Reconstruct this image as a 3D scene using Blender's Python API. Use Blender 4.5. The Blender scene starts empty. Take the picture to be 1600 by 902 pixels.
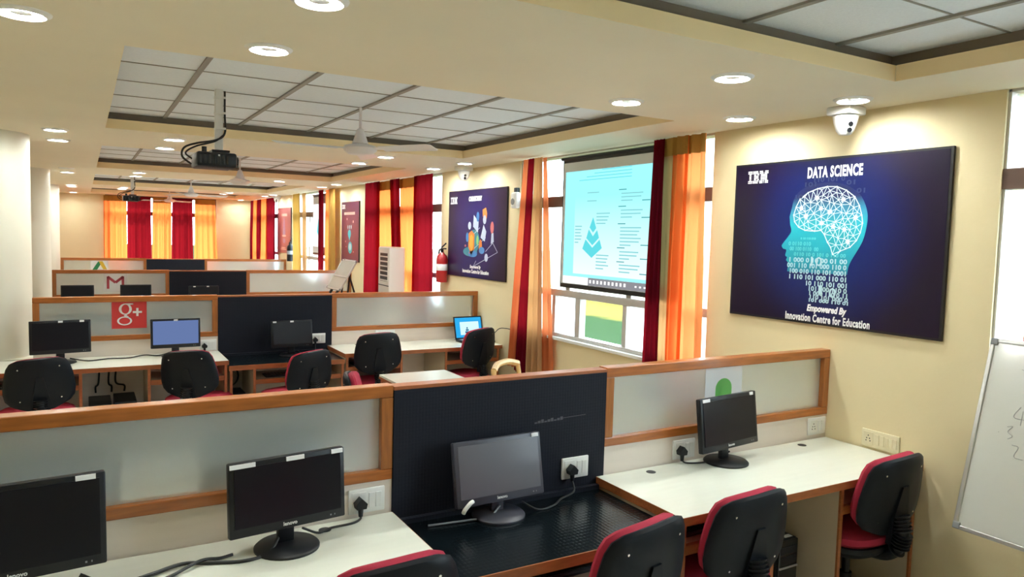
import bpy, bmesh, math, random
from mathutils import Vector, Matrix, geometry
random.seed(7)
SC = bpy.context.scene
COL = SC.collection
PI = math.pi

# ------------------------------------------------------------------ camera, world, sun, exposure
W = 3.5            # inner face of the right wall
HC = 2.495         # underside of the plaster ceiling border
TC = 2.615         # underside of the tiled ceiling
YF = 18.6          # far wall
PITCH = 4.14       # bay length
ROW0 = 2.55        # front face of the nearest partition
EYE = 1.79

cam = bpy.data.cameras.new('camera'); co = bpy.data.objects.new('camera', cam); COL.objects.link(co)
yaw, pit, roll = .5278, .0693, .0269
cam.sensor_width = 36; cam.lens = 1150.63 * 36 / 1600; cam.clip_start = .05; cam.clip_end = 400
fw = Vector((math.sin(yaw) * math.cos(pit), math.cos(yaw) * math.cos(pit), -math.sin(pit)))
rt = Vector((math.cos(yaw), -math.sin(yaw), 0)); up = rt.cross(fw)
r2 = rt * math.cos(roll) + up * math.sin(roll); u2 = -rt * math.sin(roll) + up * math.cos(roll)
M = Matrix((r2, u2, -fw)).transposed().to_4x4(); M.translation = (0, 0, EYE)
co.matrix_world = M
SC.camera = co

SC.view_settings.view_transform = 'Standard'
try: SC.view_settings.look = 'None'
except Exception: pass
SC.view_settings.gamma = 1
SC.view_settings.use_curve_mapping = False
SC.view_settings.exposure = 1.4
SC.cycles.use_denoising = True
SC.cycles.max_bounces = 10
SC.cycles.diffuse_bounces = 5
SC.cycles.glossy_bounces = 4
SC.cycles.transmission_bounces = 6
SC.cycles.transparent_max_bounces = 8
SC.cycles.caustics_reflective = False
SC.cycles.caustics_refractive = False
SC.cycles.sample_clamp_indirect = 6

world = bpy.data.worlds.new('world'); SC.world = world; world.use_nodes = True
bg = world.node_tree.nodes['Background']
bg.inputs[0].default_value = (.80, .91, 1, 1); bg.inputs[1].default_value = 6.0

sun = bpy.data.lights.new('sun', 'SUN'); sun.energy = 2.2; sun.angle = .01; sun.color = (1, .93, .78)
so = bpy.data.objects.new('sun', sun); COL.objects.link(so)
so.rotation_euler = Vector((.28, -.62, -.62)).to_track_quat('-Z', 'Y').to_euler()
so.location = (0, 30, 30)

LENS = 118          # brightness of each downlight's lens
PORTALS = [((W + .25, 4.69, 1.72), (2.4, 1.6), 'x'), ((W + .25, 8.83, 1.72), (2.4, 1.6), 'x'), ((W + .25, 12.97, 1.72), (2.4, 1.6), 'x'),
           ((W + .25, .55, 1.72), (2.4, 1.6), 'x'), ((W + .25, 17.0, 1.72), (2.4, 1.6), 'x'), ((1.57, YF + .25, 1.72), (2.4, 1.6), 'y')]
for loc, (a, b), ax in PORTALS:
    l = bpy.data.lights.new('window_portal', 'AREA'); l.shape = 'RECTANGLE'; l.size = a; l.size_y = b
    l.cycles.is_portal = True
    o = bpy.data.objects.new('window_portal', l); COL.objects.link(o); o.location = loc
    d = Vector((-1, 0, 0)) if ax == 'x' else Vector((0, -1, 0))
    o.rotation_euler = d.to_track_quat('-Z', 'Z').to_euler()

# ------------------------------------------------------------------ materials
def new_mat(name):
    m = bpy.data.materials.new(name); m.use_nodes = True
    return m, m.node_tree, m.node_tree.nodes['Principled BSDF']

def mat(name, col, rough=.5, metal=0, var=0, scale=6, bump=0, bscale=40, coat=0, spec=.5, stretch=None, col2=None):
    m, nt, b = new_mat(name)
    b.inputs['Roughness'].default_value = rough; b.inputs['Metallic'].default_value = metal
    b.inputs['Coat Weight'].default_value = coat; b.inputs['Coat Roughness'].default_value = .08
    b.inputs['Specular IOR Level'].default_value = spec
    b.inputs['Base Color'].default_value = (*col, 1)
    if var or bump:
        tc = nt.nodes.new('ShaderNodeTexCoord'); src = tc.outputs['Object']
        if stretch:
            mp = nt.nodes.new('ShaderNodeMapping'); mp.inputs['Scale'].default_value = stretch
            nt.links.new(src, mp.inputs['Vector']); src = mp.outputs['Vector']
    if var:
        n = nt.nodes.new('ShaderNodeTexNoise'); n.inputs['Scale'].default_value = scale; n.inputs['Detail'].default_value = 6
        nt.links.new(src, n.inputs['Vector'])
        r = nt.nodes.new('ShaderNodeValToRGB')
        r.color_ramp.elements[0].position = .3; r.color_ramp.elements[1].position = .7
        c2 = col2 or tuple(c * (1 - var) for c in col)
        r.color_ramp.elements[0].color = (*c2, 1); r.color_ramp.elements[1].color = (*col, 1)
        nt.links.new(n.outputs['Fac'], r.inputs['Fac']); nt.links.new(r.outputs['Color'], b.inputs['Base Color'])
    if bump:
        n = nt.nodes.new('ShaderNodeTexNoise'); n.inputs['Scale'].default_value = bscale; n.inputs['Detail'].default_value = 3
        nt.links.new(src, n.inputs['Vector'])
        bp = nt.nodes.new('ShaderNodeBump'); bp.inputs['Strength'].default_value = bump; bp.inputs['Distance'].default_value = .01
        nt.links.new(n.outputs['Fac'], bp.inputs['Height']); nt.links.new(bp.outputs['Normal'], b.inputs['Normal'])
    return m

def emis(name, col, s):
    m = bpy.data.materials.new(name); m.use_nodes = True; nt = m.node_tree
    nt.nodes.remove(nt.nodes['Principled BSDF'])
    e = nt.nodes.new('ShaderNodeEmission'); e.inputs[0].default_value = (*col, 1); e.inputs[1].default_value = s
    nt.links.new(e.outputs[0], nt.nodes['Material Output'].inputs[0])
    return m

def cloth(name, diff, trans, fac=.55):
    m = bpy.data.materials.new(name); m.use_nodes = True; nt = m.node_tree
    nt.nodes.remove(nt.nodes['Principled BSDF'])
    d = nt.nodes.new('ShaderNodeBsdfDiffuse'); d.inputs[0].default_value = (*diff, 1)
    t = nt.nodes.new('ShaderNodeBsdfTranslucent'); t.inputs[0].default_value = (*trans, 1)
    tc = nt.nodes.new('ShaderNodeTexCoord'); n = nt.nodes.new('ShaderNodeTexNoise'); n.inputs['Scale'].default_value = 300
    nt.links.new(tc.outputs['Object'], n.inputs['Vector'])
    bp = nt.nodes.new('ShaderNodeBump'); bp.inputs['Strength'].default_value = .15; bp.inputs['Distance'].default_value = .002
    nt.links.new(n.outputs['Fac'], bp.inputs['Height']); nt.links.new(bp.outputs['Normal'], d.inputs['Normal'])
    x = nt.nodes.new('ShaderNodeMixShader'); x.inputs[0].default_value = fac
    nt.links.new(d.outputs[0], x.inputs[1]); nt.links.new(t.outputs[0], x.inputs[2])
    nt.links.new(x.outputs[0], nt.nodes['Material Output'].inputs[0])
    return m

def film(name, clear, col=(.92, .97, 1)):
    m = bpy.data.materials.new(name); m.use_nodes = True; nt = m.node_tree
    nt.nodes.remove(nt.nodes['Principled BSDF'])
    t = nt.nodes.new('ShaderNodeBsdfTranslucent'); t.inputs[0].default_value = (*col, 1)
    p = nt.nodes.new('ShaderNodeBsdfTransparent'); p.inputs[0].default_value = (.95, 1, 1, 1)
    x = nt.nodes.new('ShaderNodeMixShader'); x.inputs[0].default_value = clear
    nt.links.new(t.outputs[0], x.inputs[1]); nt.links.new(p.outputs[0], x.inputs[2])
    nt.links.new(x.outputs[0], nt.nodes['Material Output'].inputs[0])
    return m

M_ = {}
M_['wall'] = mat('wall_paint', (.78, .66, .41), .6, var=.06, scale=1.5, bump=.05, bscale=60, col2=(.72, .61, .38))
M_['pillar'] = mat('pillar_paint', (.72, .69, .58), .55, var=.04, scale=2)
M_['soffit'] = mat('ceiling_paint', (.84, .77, .60), .7, var=.04, scale=2)
M_['fascia'] = mat('fascia_paint', (.95, .75, .44), .6, var=.04, scale=2)
M_['beam'] = mat('beam_paint', (.27, .22, .18), .8, var=.2, scale=3)
M_['tile'] = mat('ceiling_tile', (.85, .90, .95), .85, var=.05, scale=90, bump=.2, bscale=180)
M_['tbar'] = mat('tbar', (.30, .28, .25), .5)
M_['floor'] = mat('floor_tile', (.80, .75, .66), .25, var=.12, scale=3)
M_['wood'] = mat('teak_wood', (.47, .145, .026), .32, var=.35, scale=5, stretch=(1.5, 14, 14), coat=.25)
M_['woodv'] = mat('teak_wood_upright', (.44, .15, .033), .32, var=.35, scale=5, stretch=(14, 14, 1.5), coat=.25)
M_['edge'] = mat('desk_edge_wood', (.40, .12, .035), .4, var=.3, scale=8, stretch=(2, 10, 10))
M_['lam'] = mat('cream_laminate', (.80, .81, .71), .28, var=.04, scale=5, stretch=(1, 8, 1), coat=.3)
M_['lamskirt'] = mat('pale_laminate', (.83, .74, .66), .35, var=.05, scale=4, stretch=(1, 8, 8))
M_['lamside'] = mat('beige_laminate', (.60, .50, .36), .5, var=.06, scale=8)
M_['black'] = mat('black_plastic', (.007, .008, .011), .4, spec=.35, bump=.03, bscale=300)
M_['shell'] = mat('chair_shell_plastic', (.006, .008, .012), .45, spec=.22, bump=.08, bscale=500)
M_['gloss'] = mat('gloss_black', (.008, .009, .012), .12, coat=.5)
M_['grey'] = mat('grey_plastic', (.25, .26, .28), .4)
M_['dgrey'] = mat('dark_grey_plastic', (.055, .055, .075), .4)
M_['white'] = mat('white_plastic', (.82, .82, .80), .35)
M_['ivory'] = mat('ivory_plastic', (.74, .66, .45), .4)
M_['paper'] = mat('paper', (.85, .86, .88), .6)
M_['metal'] = mat('aluminium', (.62, .62, .62), .32, metal=.85)
M_['alum'] = mat('window_aluminium', (.60, .57, .54), .45, metal=.2)
M_['brown'] = mat('brown_window_frame', (.16, .09, .07), .5)
M_['chrome'] = mat('chrome', (.8, .8, .8), .12, metal=1)
M_['red'] = mat('red_fabric', (.42, .018, .05), .85, bump=.3, bscale=400)
M_['fan'] = mat('fan_white', (.80, .76, .76), .35, metal=.1)
M_['rubber'] = mat('black_cable', (.01, .01, .01), .5)
M_['extred'] = mat('extinguisher_red', (.45, .015, .02), .3, coat=.4)
M_['pine'] = mat('light_wood', (.72, .45, .17), .4, var=.2, scale=6, stretch=(8, 8, 1.5))
M_['wboard'] = mat('whiteboard_face', (.70, .70, .66), .18, var=.06, scale=2, coat=.3)
M_['scribble'] = mat('marker_ink', (.42, .42, .42), .6)
M_['acwhite'] = mat('ac_white', (.76, .73, .68), .4)
M_['stain'] = mat('wall_stain', (.40, .33, .20), .8)
M_['orange'] = cloth('orange_curtain', (.62, .16, .035), (1.0, .20, .045), .55)
M_['maroon'] = cloth('maroon_curtain', (.10, .005, .014), (.24, .006, .010), .40)
M_['gold'] = cloth('gold_curtain', (.42, .25, .07), (.60, .32, .07), .3)
M_['heading'] = cloth('curtain_heading', (.36, .22, .06), (.45, .25, .05), .15)
M_['peach'] = cloth('peach_curtain', (.62, .26, .09), (1.0, .34, .11), .5)
M_['terra'] = cloth('terracotta_curtain', (.50, .17, .07), (.85, .24, .09), .4)
M_['tan'] = cloth('tan_curtain', (.42, .27, .14), (.70, .34, .13), .35)
M_['pane'] = film('window_film', .80)
M_['panelow'] = film('window_film_low', .30)
M_['paneclear'] = film('window_glass', .988)
M_['light'] = emis('downlight_lens', (.95, 1, .95), LENS)
M_['dim'] = mat('unlit_lens', (.55, .52, .46), .3)
M_['screenoff'] = mat('monitor_screen', (.006, .006, .010), .3, spec=.25)
M_['screengrey'] = mat('monitor_screen_reflection', (.10, .095, .115), .30, coat=.2)  # grey of a reflection painted into the screen's base colour
M_['screenblue'] = emis('monitor_screen_blue', (.17, .25, .52), .30)
M_['bgreen'] = mat('circuit_green', (.05, .09, .04), .5)

def glass_mat():
    m, nt, b = new_mat('frosted_glass')
    b.inputs['Base Color'].default_value = (.93, 1, .98, 1)
    b.inputs['Roughness'].default_value = .31
    b.inputs['IOR'].default_value = 1.25
    b.inputs['Transmission Weight'].default_value = .56
    b.inputs['Coat Weight'].default_value = .5; b.inputs['Coat Roughness'].default_value = .12
    return m
M_['glass'] = glass_mat()

def mat_bumps(name, col, scale, rough, squash=1.0, strength=.5, coat=.2):
    m, nt, b = new_mat(name)
    b.inputs['Base Color'].default_value = (*col, 1); b.inputs['Roughness'].default_value = rough; b.inputs['Specular IOR Level'].default_value = .3
    b.inputs['Coat Weight'].default_value = coat; b.inputs['Coat Roughness'].default_value = .15
    tc = nt.nodes.new('ShaderNodeTexCoord'); mp = nt.nodes.new('ShaderNodeMapping')
    mp.inputs['Scale'].default_value = (1, squash, 1)
    nt.links.new(tc.outputs['Object'], mp.inputs['Vector'])
    v = nt.nodes.new('ShaderNodeTexVoronoi'); v.inputs['Scale'].default_value = scale; v.inputs['Randomness'].default_value = .12
    nt.links.new(mp.outputs['Vector'], v.inputs['Vector'])
    bp = nt.nodes.new('ShaderNodeBump'); bp.inputs['Strength'].default_value = strength; bp.inputs['Distance'].default_value = .004; bp.invert = True
    nt.links.new(v.outputs['Distance'], bp.inputs['Height']); nt.links.new(bp.outputs['Normal'], b.inputs['Normal'])
    return m
M_['mattop'] = mat_bumps('black_studded_mat', (.003, .006, .008), 55, .22, .8, .5, .3)
M_['felt'] = mat_bumps('black_textured_board', (.007, .009, .018), 75, .75, 1, .25, .0)

def poster_mat(name, c0, c1, cx, cy, rad):
    """printed poster: a brighter disc of colour in the print, radius rad about (cx, cy) in the poster's own plane"""
    m, nt, b = new_mat(name)
    tc = nt.nodes.new('ShaderNodeTexCoord')
    vm = nt.nodes.new('ShaderNodeVectorMath'); vm.operation = 'DISTANCE'
    nt.links.new(tc.outputs['Object'], vm.inputs[0]); vm.inputs[1].default_value = (cx, cy, 0)
    mr = nt.nodes.new('ShaderNodeMapRange'); mr.inputs[1].default_value = rad * .35; mr.inputs[2].default_value = rad
    mr.interpolation_type = 'SMOOTHSTEP'
    nt.links.new(vm.outputs['Value'], mr.inputs[0])
    r = nt.nodes.new('ShaderNodeMixRGB'); r.inputs[1].default_value = (*c0, 1); r.inputs[2].default_value = (*c1, 1)
    nt.links.new(mr.outputs[0], r.inputs[0]); nt.links.new(r.outputs[0], b.inputs['Base Color'])
    b.inputs['Roughness'].default_value = .3; b.inputs['Coat Weight'].default_value = .06; b.inputs['Coat Roughness'].default_value = .12; b.inputs['Specular IOR Level'].default_value = .35
    return m

# ------------------------------------------------------------------ mesh helpers
class MB:
    def __init__(s): s.bm = bmesh.new()
    def box(s, x0, x1, y0, y1, z0, z1, bev=0, seg=2, mx=None):
        m = Matrix.Translation(((x0 + x1) / 2, (y0 + y1) / 2, (z0 + z1) / 2)) @ Matrix.Diagonal((abs(x1 - x0), abs(y1 - y0), abs(z1 - z0), 1))
        if mx: m = mx @ m
        r = bmesh.ops.create_cube(s.bm, size=1, matrix=m)
        if bev:
            es = list({e for v in r['verts'] for e in v.link_edges})
            bmesh.ops.bevel(s.bm, geom=es, offset=bev, segments=seg, affect='EDGES', profile=.5)
        return s
    def cyl(s, p0, p1, ra, rb=None, n=20, cap=True):
        p0, p1 = Vector(p0), Vector(p1); d = p1 - p0
        m = Matrix.Translation((p0 + p1) / 2) @ d.to_track_quat('Z', 'Y').to_matrix().to_4x4()
        bmesh.ops.create_cone(s.bm, cap_ends=cap, segments=n, radius1=ra, radius2=ra if rb is None else rb, depth=d.length, matrix=m)
        return s
    def sphere(s, c, r, sc=(1, 1, 1), u=16, v=10):
        m = Matrix.Translation(c) @ Matrix.Diagonal((*sc, 1))
        bmesh.ops.create_uvsphere(s.bm, u_segments=u, v_segments=v, radius=r, matrix=m); return s
    def lathe(s, prof, c=(0, 0, 0), n=28):
        c = Vector(c); rings = []
        for r, z in prof:
            rings.append([s.bm.verts.new(c + Vector((r * math.cos(2 * PI * i / n), r * math.sin(2 * PI * i / n), z))) for i in range(n)])
        for a, b in zip(rings, rings[1:]):
            for i in range(n): s.bm.faces.new((a[i], a[(i + 1) % n], b[(i + 1) % n], b[i]))
        for rg, fl in ((rings[0], True), (rings[-1], False)):
            s.bm.faces.new(rg[::-1] if fl else rg)
        return s
    def prism(s, pts, t0, t1, mx=None):
        """polygon in local x-y, from z=t0 to z=t1"""
        mx = mx or Matrix()
        a = [s.bm.verts.new(mx @ Vector((x, y, t0))) for x, y in pts]; b = [s.bm.verts.new(mx @ Vector((x, y, t1))) for x, y in pts]
        n = len(pts)
        s.bm.faces.new(a[::-1]); s.bm.faces.new(b)
        for i in range(n): s.bm.faces.new((a[i], a[(i + 1) % n], b[(i + 1) % n], b[i]))
        return s
    def tube(s, pts, r, n=8, smooth=6):
        P = [Vector(p) for p in pts]
        if smooth and len(P) > 2:
            Q = []
            E = [P[0] * 2 - P[1]] + P + [P[-1] * 2 - P[-2]]
            for i in range(1, len(E) - 2):
                for k in range(smooth):
                    t = k / smooth; a, b, c, d = E[i - 1:i + 3]
                    Q.append(.5 * ((2 * b) + (c - a) * t + (2 * a - 5 * b + 4 * c - d) * t * t + (3 * b - a - 3 * c + d) * t ** 3))
            P = Q + [P[-1]]
        rings = []; ref = Vector((0, 0, 1))
        for i, p in enumerate(P):
            d = (P[min(i + 1, len(P) - 1)] - P[max(i - 1, 0)]).normalized()
            if abs(d.dot(ref)) > .95: ref = Vector((1, 0, 0)) if abs(d.x) < .9 else Vector((0, 1, 0))
            a = d.cross(ref).normalized(); b = a.cross(d); ref = b
            rings.append([s.bm.verts.new(p + (a * math.cos(2 * PI * k / n) + b * math.sin(2 * PI * k / n)) * r) for k in range(n)])
        for a, b in zip(rings, rings[1:]):
            for k in range(n): s.bm.faces.new((a[k], a[(k + 1) % n], b[(k + 1) % n], b[k]))
        s.bm.faces.new(rings[0][::-1]); s.bm.faces.new(rings[-1]); return s
    def build(s, name, m, parent=None, smooth=False, loc=None, mx=None):
        bmesh.ops.recalc_face_normals(s.bm, faces=s.bm.faces)
        me = bpy.data.meshes.new(name); s.bm.to_mesh(me); s.bm.free()
        me.materials.append(M_[m] if isinstance(m, str) else m)
        if smooth:
            for p in me.polygons: p.use_smooth = True
            try: me.set_sharp_from_angle(angle=math.radians(40))
            except Exception: pass
        o = bpy.data.objects.new(name, me); COL.objects.link(o)
        if parent: o.parent = parent
        if mx is not None: o.matrix_local = mx
        elif loc: o.location = loc
        return o

def tag(o, label, cat, group=None):
    o['label'] = label; o['category'] = cat
    if group: o['group'] = group
    return o
def thing(name, label, cat, loc=(0, 0, 0), rz=0, group=None, mx=None):
    o = bpy.data.objects.new(name, None); COL.objects.link(o); o.empty_display_size = .1
    if mx is not None: o.matrix_world = mx
    else: o.location = loc; o.rotation_euler = (0, 0, rz)
    return tag(o, label, cat, group)
def struct(o): o['kind'] = 'structure'; return o
def structroot(name, loc=(0, 0, 0)):
    o = bpy.data.objects.new(name, None); COL.objects.link(o); o.location = loc; return struct(o)
def copy_tree(src, loc, rz, label, group=None):
    r = src.copy(); COL.objects.link(r); r.location = loc; r.rotation_euler = (0, 0, rz); r['label'] = label
    if group: r['group'] = group
    kids = [o for o in list(COL.objects) if o.parent == src]
    for ch in kids:
        c = ch.copy(); COL.objects.link(c); c.parent = r
        for g in [o for o in list(COL.objects) if o.parent == ch]:
            d = g.copy(); COL.objects.link(d); d.parent = c
    return r

def text_mesh(name, s, size, m, parent, x, y, z=.002, sx=1, align='CENTER', off=0, shear=0, ext=.0006, tilt=0, space=1):
    """lettering lying in the parent's local x-y plane"""
    cu = bpy.data.curves.new('lettering', 'FONT'); cu.body = s; cu.size = size; cu.align_x = align; cu.align_y = 'CENTER'
    cu.space_character = space; cu.extrude = ext; cu.offset = off; cu.shear = shear; cu.resolution_u = 3
    t = bpy.data.objects.new('lettering', cu); COL.objects.link(t)
    dg = bpy.context.evaluated_depsgraph_get()
    me = bpy.data.meshes.new_from_object(t.evaluated_get(dg))
    bpy.data.objects.remove(t); bpy.data.curves.remove(cu)
    me.materials.clear(); me.materials.append(M_[m] if isinstance(m, str) else m)
    o = bpy.data.objects.new(name, me); COL.objects.link(o); o.parent = parent
    o.location = (x, y, z); o.scale = (sx, 1, 1); o.rotation_euler = (0, 0, tilt)
    return o

# frames: local x along -Y of the room, local y up, local z off the wall into the room
def wall_mx(y_left, z_bottom, x=W):
    return Matrix(((0, 0, -1, x), (-1, 0, 0, y_left), (0, 1, 0, z_bottom), (0, 0, 0, 1)))
# frames: local x along +X, local y up, local z towards the camera (-Y)
def front_mx(x_left, y, z):
    return Matrix(((1, 0, 0, x_left), (0, 0, -1, y), (0, 1, 0, z), (0, 0, 0, 1)))

# ------------------------------------------------------------------ room shell
XL, YB = -1.6, -2.6
struct(MB().box(XL - .2, W + .2, YB - .2, YF + .2, -.2, 0).build('floor', 'floor'))
struct(MB().box(XL - .2, XL, YB - .2, YF + .2, 0, 3).build('wall_left', 'wall'))
struct(MB().box(XL, W + .2, YB - .2, YB, 0, 3).build('wall_back', 'wall'))
SILL = .95
BAYS = [(-.64, 1.75), (3.48, 5.9), (7.63, 10.2), (11.77, 14.5), (15.72, 18.2)]
def wall_right():
    b = MB(); y = YB
    for a, c in BAYS:
        b.box(W, W + .2, y, a, 0, 3); b.box(W, W + .2, a, c, 0, SILL); b.box(W, W + .2, a, c, HC, 3); y = c
    b.box(W, W + .2, y, YF + .2, 0, 3)
    return struct(b.build('wall_right', 'wall'))
wall_right()
FB = (.42, 2.72)
b = MB().box(XL, FB[0], YF, YF + .2, 0, 3).box(FB[1], W, YF, YF + .2, 0, 3).box(*FB, YF, YF + .2, 0, SILL).box(*FB, YF, YF + .2, HC, 3)
struct(b.build('wall_far', 'wall'))
struct(MB().box(XL - .2, W + .2, YB - .2, YF + .2, TC, TC + .3).build('ceiling', 'tile'))
# hanging plaster border with one rectangular opening per bay
TX0, TX1 = .145, 2.995
TRAYS = [(-.84 + .0, 1.95)] + [(3.30 + PITCH * k, 6.09 + PITCH * k) for k in range(4)]
TRAYS[-1] = (TRAYS[-1][0], 17.7)
b = MB(); y = YB
for a, c in TRAYS:
    b.box(XL, W, y, a, HC, HC + .065); b.box(XL, TX0, a, c, HC, HC + .065); b.box(TX1, W, a, c, HC, HC + .065); y = c
b.box(XL, W, y, YF, HC, HC + .065)
struct(b.build('trim_1', 'soffit'))
# painted lips of the openings
b = MB()
for a, c in TRAYS:
    b.box(TX1 - .002, TX1 + .006, a + .006, c - .006, HC + .001, HC + .068); b.box(TX0 - .006, TX0 + .002, a + .006, c - .006, HC + .001, HC + .068)
    b.box(TX0 - .006, TX1 + .006, c - .002, c + .006, HC + .001, HC + .068); b.box(TX0 - .006, TX1 + .006, a - .006, a + .002, HC + .001, HC + .068)
for o in (b.build('trim_2', 'fascia'),): struct(o); o.scale = (1, 1, 1)
# set-back upstands between the border and the tiles
b = MB(); o_ = .045
for a, c in TRAYS:
    b.box(TX1 + o_, TX1 + o_ + .03, a - o_, c + o_, HC + .06, TC); b.box(TX0 - o_ - .03, TX0 - o_, a - o_, c + o_, HC + .06, TC)
    b.box(TX0 - o_, TX1 + o_, c + o_, c + o_ + .03, HC + .06, TC); b.box(TX0 - o_, TX1 + o_, a - o_ - .03, a - o_, HC + .06, TC)
struct(b.build('trim_3', 'beam'))
# exposed grid of the tiled ceiling
b = MB(); x = .5336 * -2
while x < W:
    b.box(x - .013, x + .013, YB, YF, TC - .010, TC + .002); x += .5336
y = 4.215 - .538 * 12
while y < YF:
    b.box(XL, W, y - .0035, y + .0035, TC - .004, TC + .002); y += .538
struct(b.build('trim_4', 'tbar'))
for k in range(3):
    struct(MB().lathe([(.36, 0), (.36, HC)], (-.72, 7.06 + 4.14 * k, 0), 48).build('trim_%d' % (5 + k), 'pillar', smooth=True))

# ------------------------------------------------------------------ windows
def window_x(n, y0, y1, mull, lower, openpane=None):
    r = structroot('window_%d' % n, (W + .045, (y0 + y1) / 2, SILL)); oy = r.location.y
    f = MB()
    f.box(-.03, .03, y0 - oy, y0 - oy + .012, 0, HC - SILL); f.box(-.03, .03, y1 - oy - .012, y1 - oy, 0, HC - SILL)
    f.box(-.03, .03, y0 - oy, y1 - oy, HC - SILL - .012, HC - SILL)
    for m in mull: f.box(-.03, .03, m - oy - .03, m - oy + .03, 1.36 - SILL, 2.06 - SILL)
    f.build('window_frame', 'alum', r); fo = MB().box(-.035, .03, y0 - oy, y1 - oy, 2.06 - SILL, 2.15 - SILL).build('transom_rail', 'brown', r); fo['label'] = 'brown transom rail'
    g = MB(); g.box(-.04, .03, y0 - oy, y1 - oy, 1.30 - SILL, 1.36 - SILL, .006)
    g.box(-.045, .03, y0 - oy, y1 - oy, 0, .035, .006)
    for a, wd in lower: g.box(-.035, .025, a - oy - wd / 2, a - oy + wd / 2, .03, 1.30 - SILL, .004)
    go = g.build('lower_sash', 'alum', r, smooth=True); go['label'] = 'grey aluminium lower sash'
    p = MB(); p.box(-.003, .003, y0 - oy + .02, y1 - oy - .02, 1.34 - SILL, HC - SILL - .02); p.build('window_pane', 'pane', r)
    ed = [y0] + [a for a, _ in lower] + [y1]
    for i in range(len(ed) - 1):
        q = MB().box(-.003, .003, ed[i] - oy, ed[i + 1] - oy, .03, 1.31 - SILL)
        q.build('window_pane', 'paneclear' if i == openpane else 'panelow', r)
    s = MB().box(-.08, .15, y0 - oy - .0, y1 - oy + .0, -.022, .004, .004); s.build('window_sill', 'white', r)
window_x(1, *BAYS[0], [.55], [(.1, .05), (1.2, .05)])
window_x(2, *BAYS[1], [5.1, 4.3], [(4.335, .05), (4.945, .07), (5.30, .05)], 1)
window_x(3, *BAYS[2], [8.9], [(8.4, .05), (9.4, .05)])
window_x(4, *BAYS[3], [13.3], [(12.6, .05), (13.35, .05)])
window_x(5, *BAYS[4], [17.0], [(16.5, .05), (17.4, .05)])
r = structroot('window_6', ((FB[0] + FB[1]) / 2, YF + .09, SILL)); hw = (FB[1] - FB[0]) / 2
f = MB(); f.box(-hw, -hw + .04, -.03, .03, 0, HC - SILL).box(hw - .04, hw, -.03, .03, 0, HC - SILL).box(-hw, hw, -.03, .03, 0, .04).box(-hw, hw, -.03, .03, HC - SILL - .04, HC - SILL).box(-hw, hw, -.03, .03, 1.11, 1.20)
for m in (-.4, .4): f.box(m - .03, m + .03, -.03, .03, 0, HC - SILL)
f.build('window_frame', 'brown', r)
MB().box(-hw, hw, -.003, .003, .02, HC - SILL - .02).build('window_pane', M_['paneclear'], r)

# outside
def lawn_mat():
    m, nt, b = new_mat('lawn')
    tc = nt.nodes.new('ShaderNodeTexCoord'); sp = nt.nodes.new('ShaderNodeSeparateXYZ'); nt.links.new(tc.outputs['Object'], sp.inputs[0])
    n = nt.nodes.new('ShaderNodeTexNoise'); n.inputs['Scale'].default_value = 1.3; n.inputs['Detail'].default_value = 8
    nt.links.new(tc.outputs['Object'], n.inputs['Vector'])
    a = nt.nodes.new('ShaderNodeMath'); a.operation = 'MULTIPLY_ADD'; a.inputs[1].default_value = 1.2
    nt.links.new(n.outputs['Fac'], a.inputs[0]); nt.links.new(sp.outputs['X'], a.inputs[2])
    mr = nt.nodes.new('ShaderNodeMapRange'); mr.inputs[1].default_value = 13.3; mr.inputs[2].default_value = 13.9
    nt.links.new(a.outputs[0], mr.inputs[0])
    x = nt.nodes.new('ShaderNodeMixRGB'); x.inputs[1].default_value = (.010, .026, .006, 1); x.inputs[2].default_value = (.105, .082, .014, 1)  # shaded near grass and sunlit far grass put into the colour
    nt.links.new(mr.outputs[0], x.inputs[0]); nt.links.new(x.outputs[0], b.inputs['Base Color']); b.inputs['Roughness'].default_value = .9; b.inputs['Specular IOR Level'].default_value = 0
    return m
struct(MB().box(-60, 90, -60, 110, -.65, -.45).build('ground', lawn_mat()))
t = thing('tree', 'dark tree trunk outside, in the window gap at the right edge', 'tree', (6.3, 2.55, -.45))
MB().tube([(0, 0, 0), (.03, .02, .8), (-.04, -.03, 1.5), (.05, 0, 2.3), (.0, .05, 3.2)], .16, 10).build('trunk', mat('bark', (.035, .03, .03), .9, var=.5, scale=8, bump=.6, bscale=20), t, smooth=True)
b = MB()
for i in range(40):
    b.sphere((random.uniform(-.9, .9), random.uniform(-.9, .9), random.uniform(3.2, 4.6)), random.uniform(.2, .4), u=8, v=6)
b.build('foliage', mat('leaf', (.04, .12, .03), .8, var=.4), t)

# ------------------------------------------------------------------ downlights
def downlight(x, y, label, lit=True):
    t = thing('ceiling_downlight', label, 'ceiling light', (x, y, HC), 0, 'round ceiling downlights')
    MB().lathe([(.062, -.004), (.072, -.012), (.088, -.004), (.090, 0), (.062, 0)], n=32).build('trim_ring', 'white', t, smooth=True)
    MB().lathe([(.001, -.0035), (.064, -.0045), (.064, -.001), (.001, -.001)], n=32).build('diffuser', 'light' if lit else 'dim', t)
cols = {-.17: 'leftmost line by the columns', .63: 'second line from the left', 2.39: 'third line from the left', 3.2: 'rightmost line by the poster wall'}
rows = [2.29, 3.0, 6.45, 7.2, 10.65, 11.4, 14.8, 15.5]
downlight(-.17, 18.05, 'lit round ceiling downlight shining on the far wall left of the curtains')
downlight(3.2, 18.2, 'added round ceiling downlight brightening the far right corner')  # unseen lamp added to brighten the far end of the room
ords = ['nearest', 'second nearest', 'third nearest', 'fourth nearest', 'fifth nearest', 'sixth nearest', 'seventh nearest', 'farthest']
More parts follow.
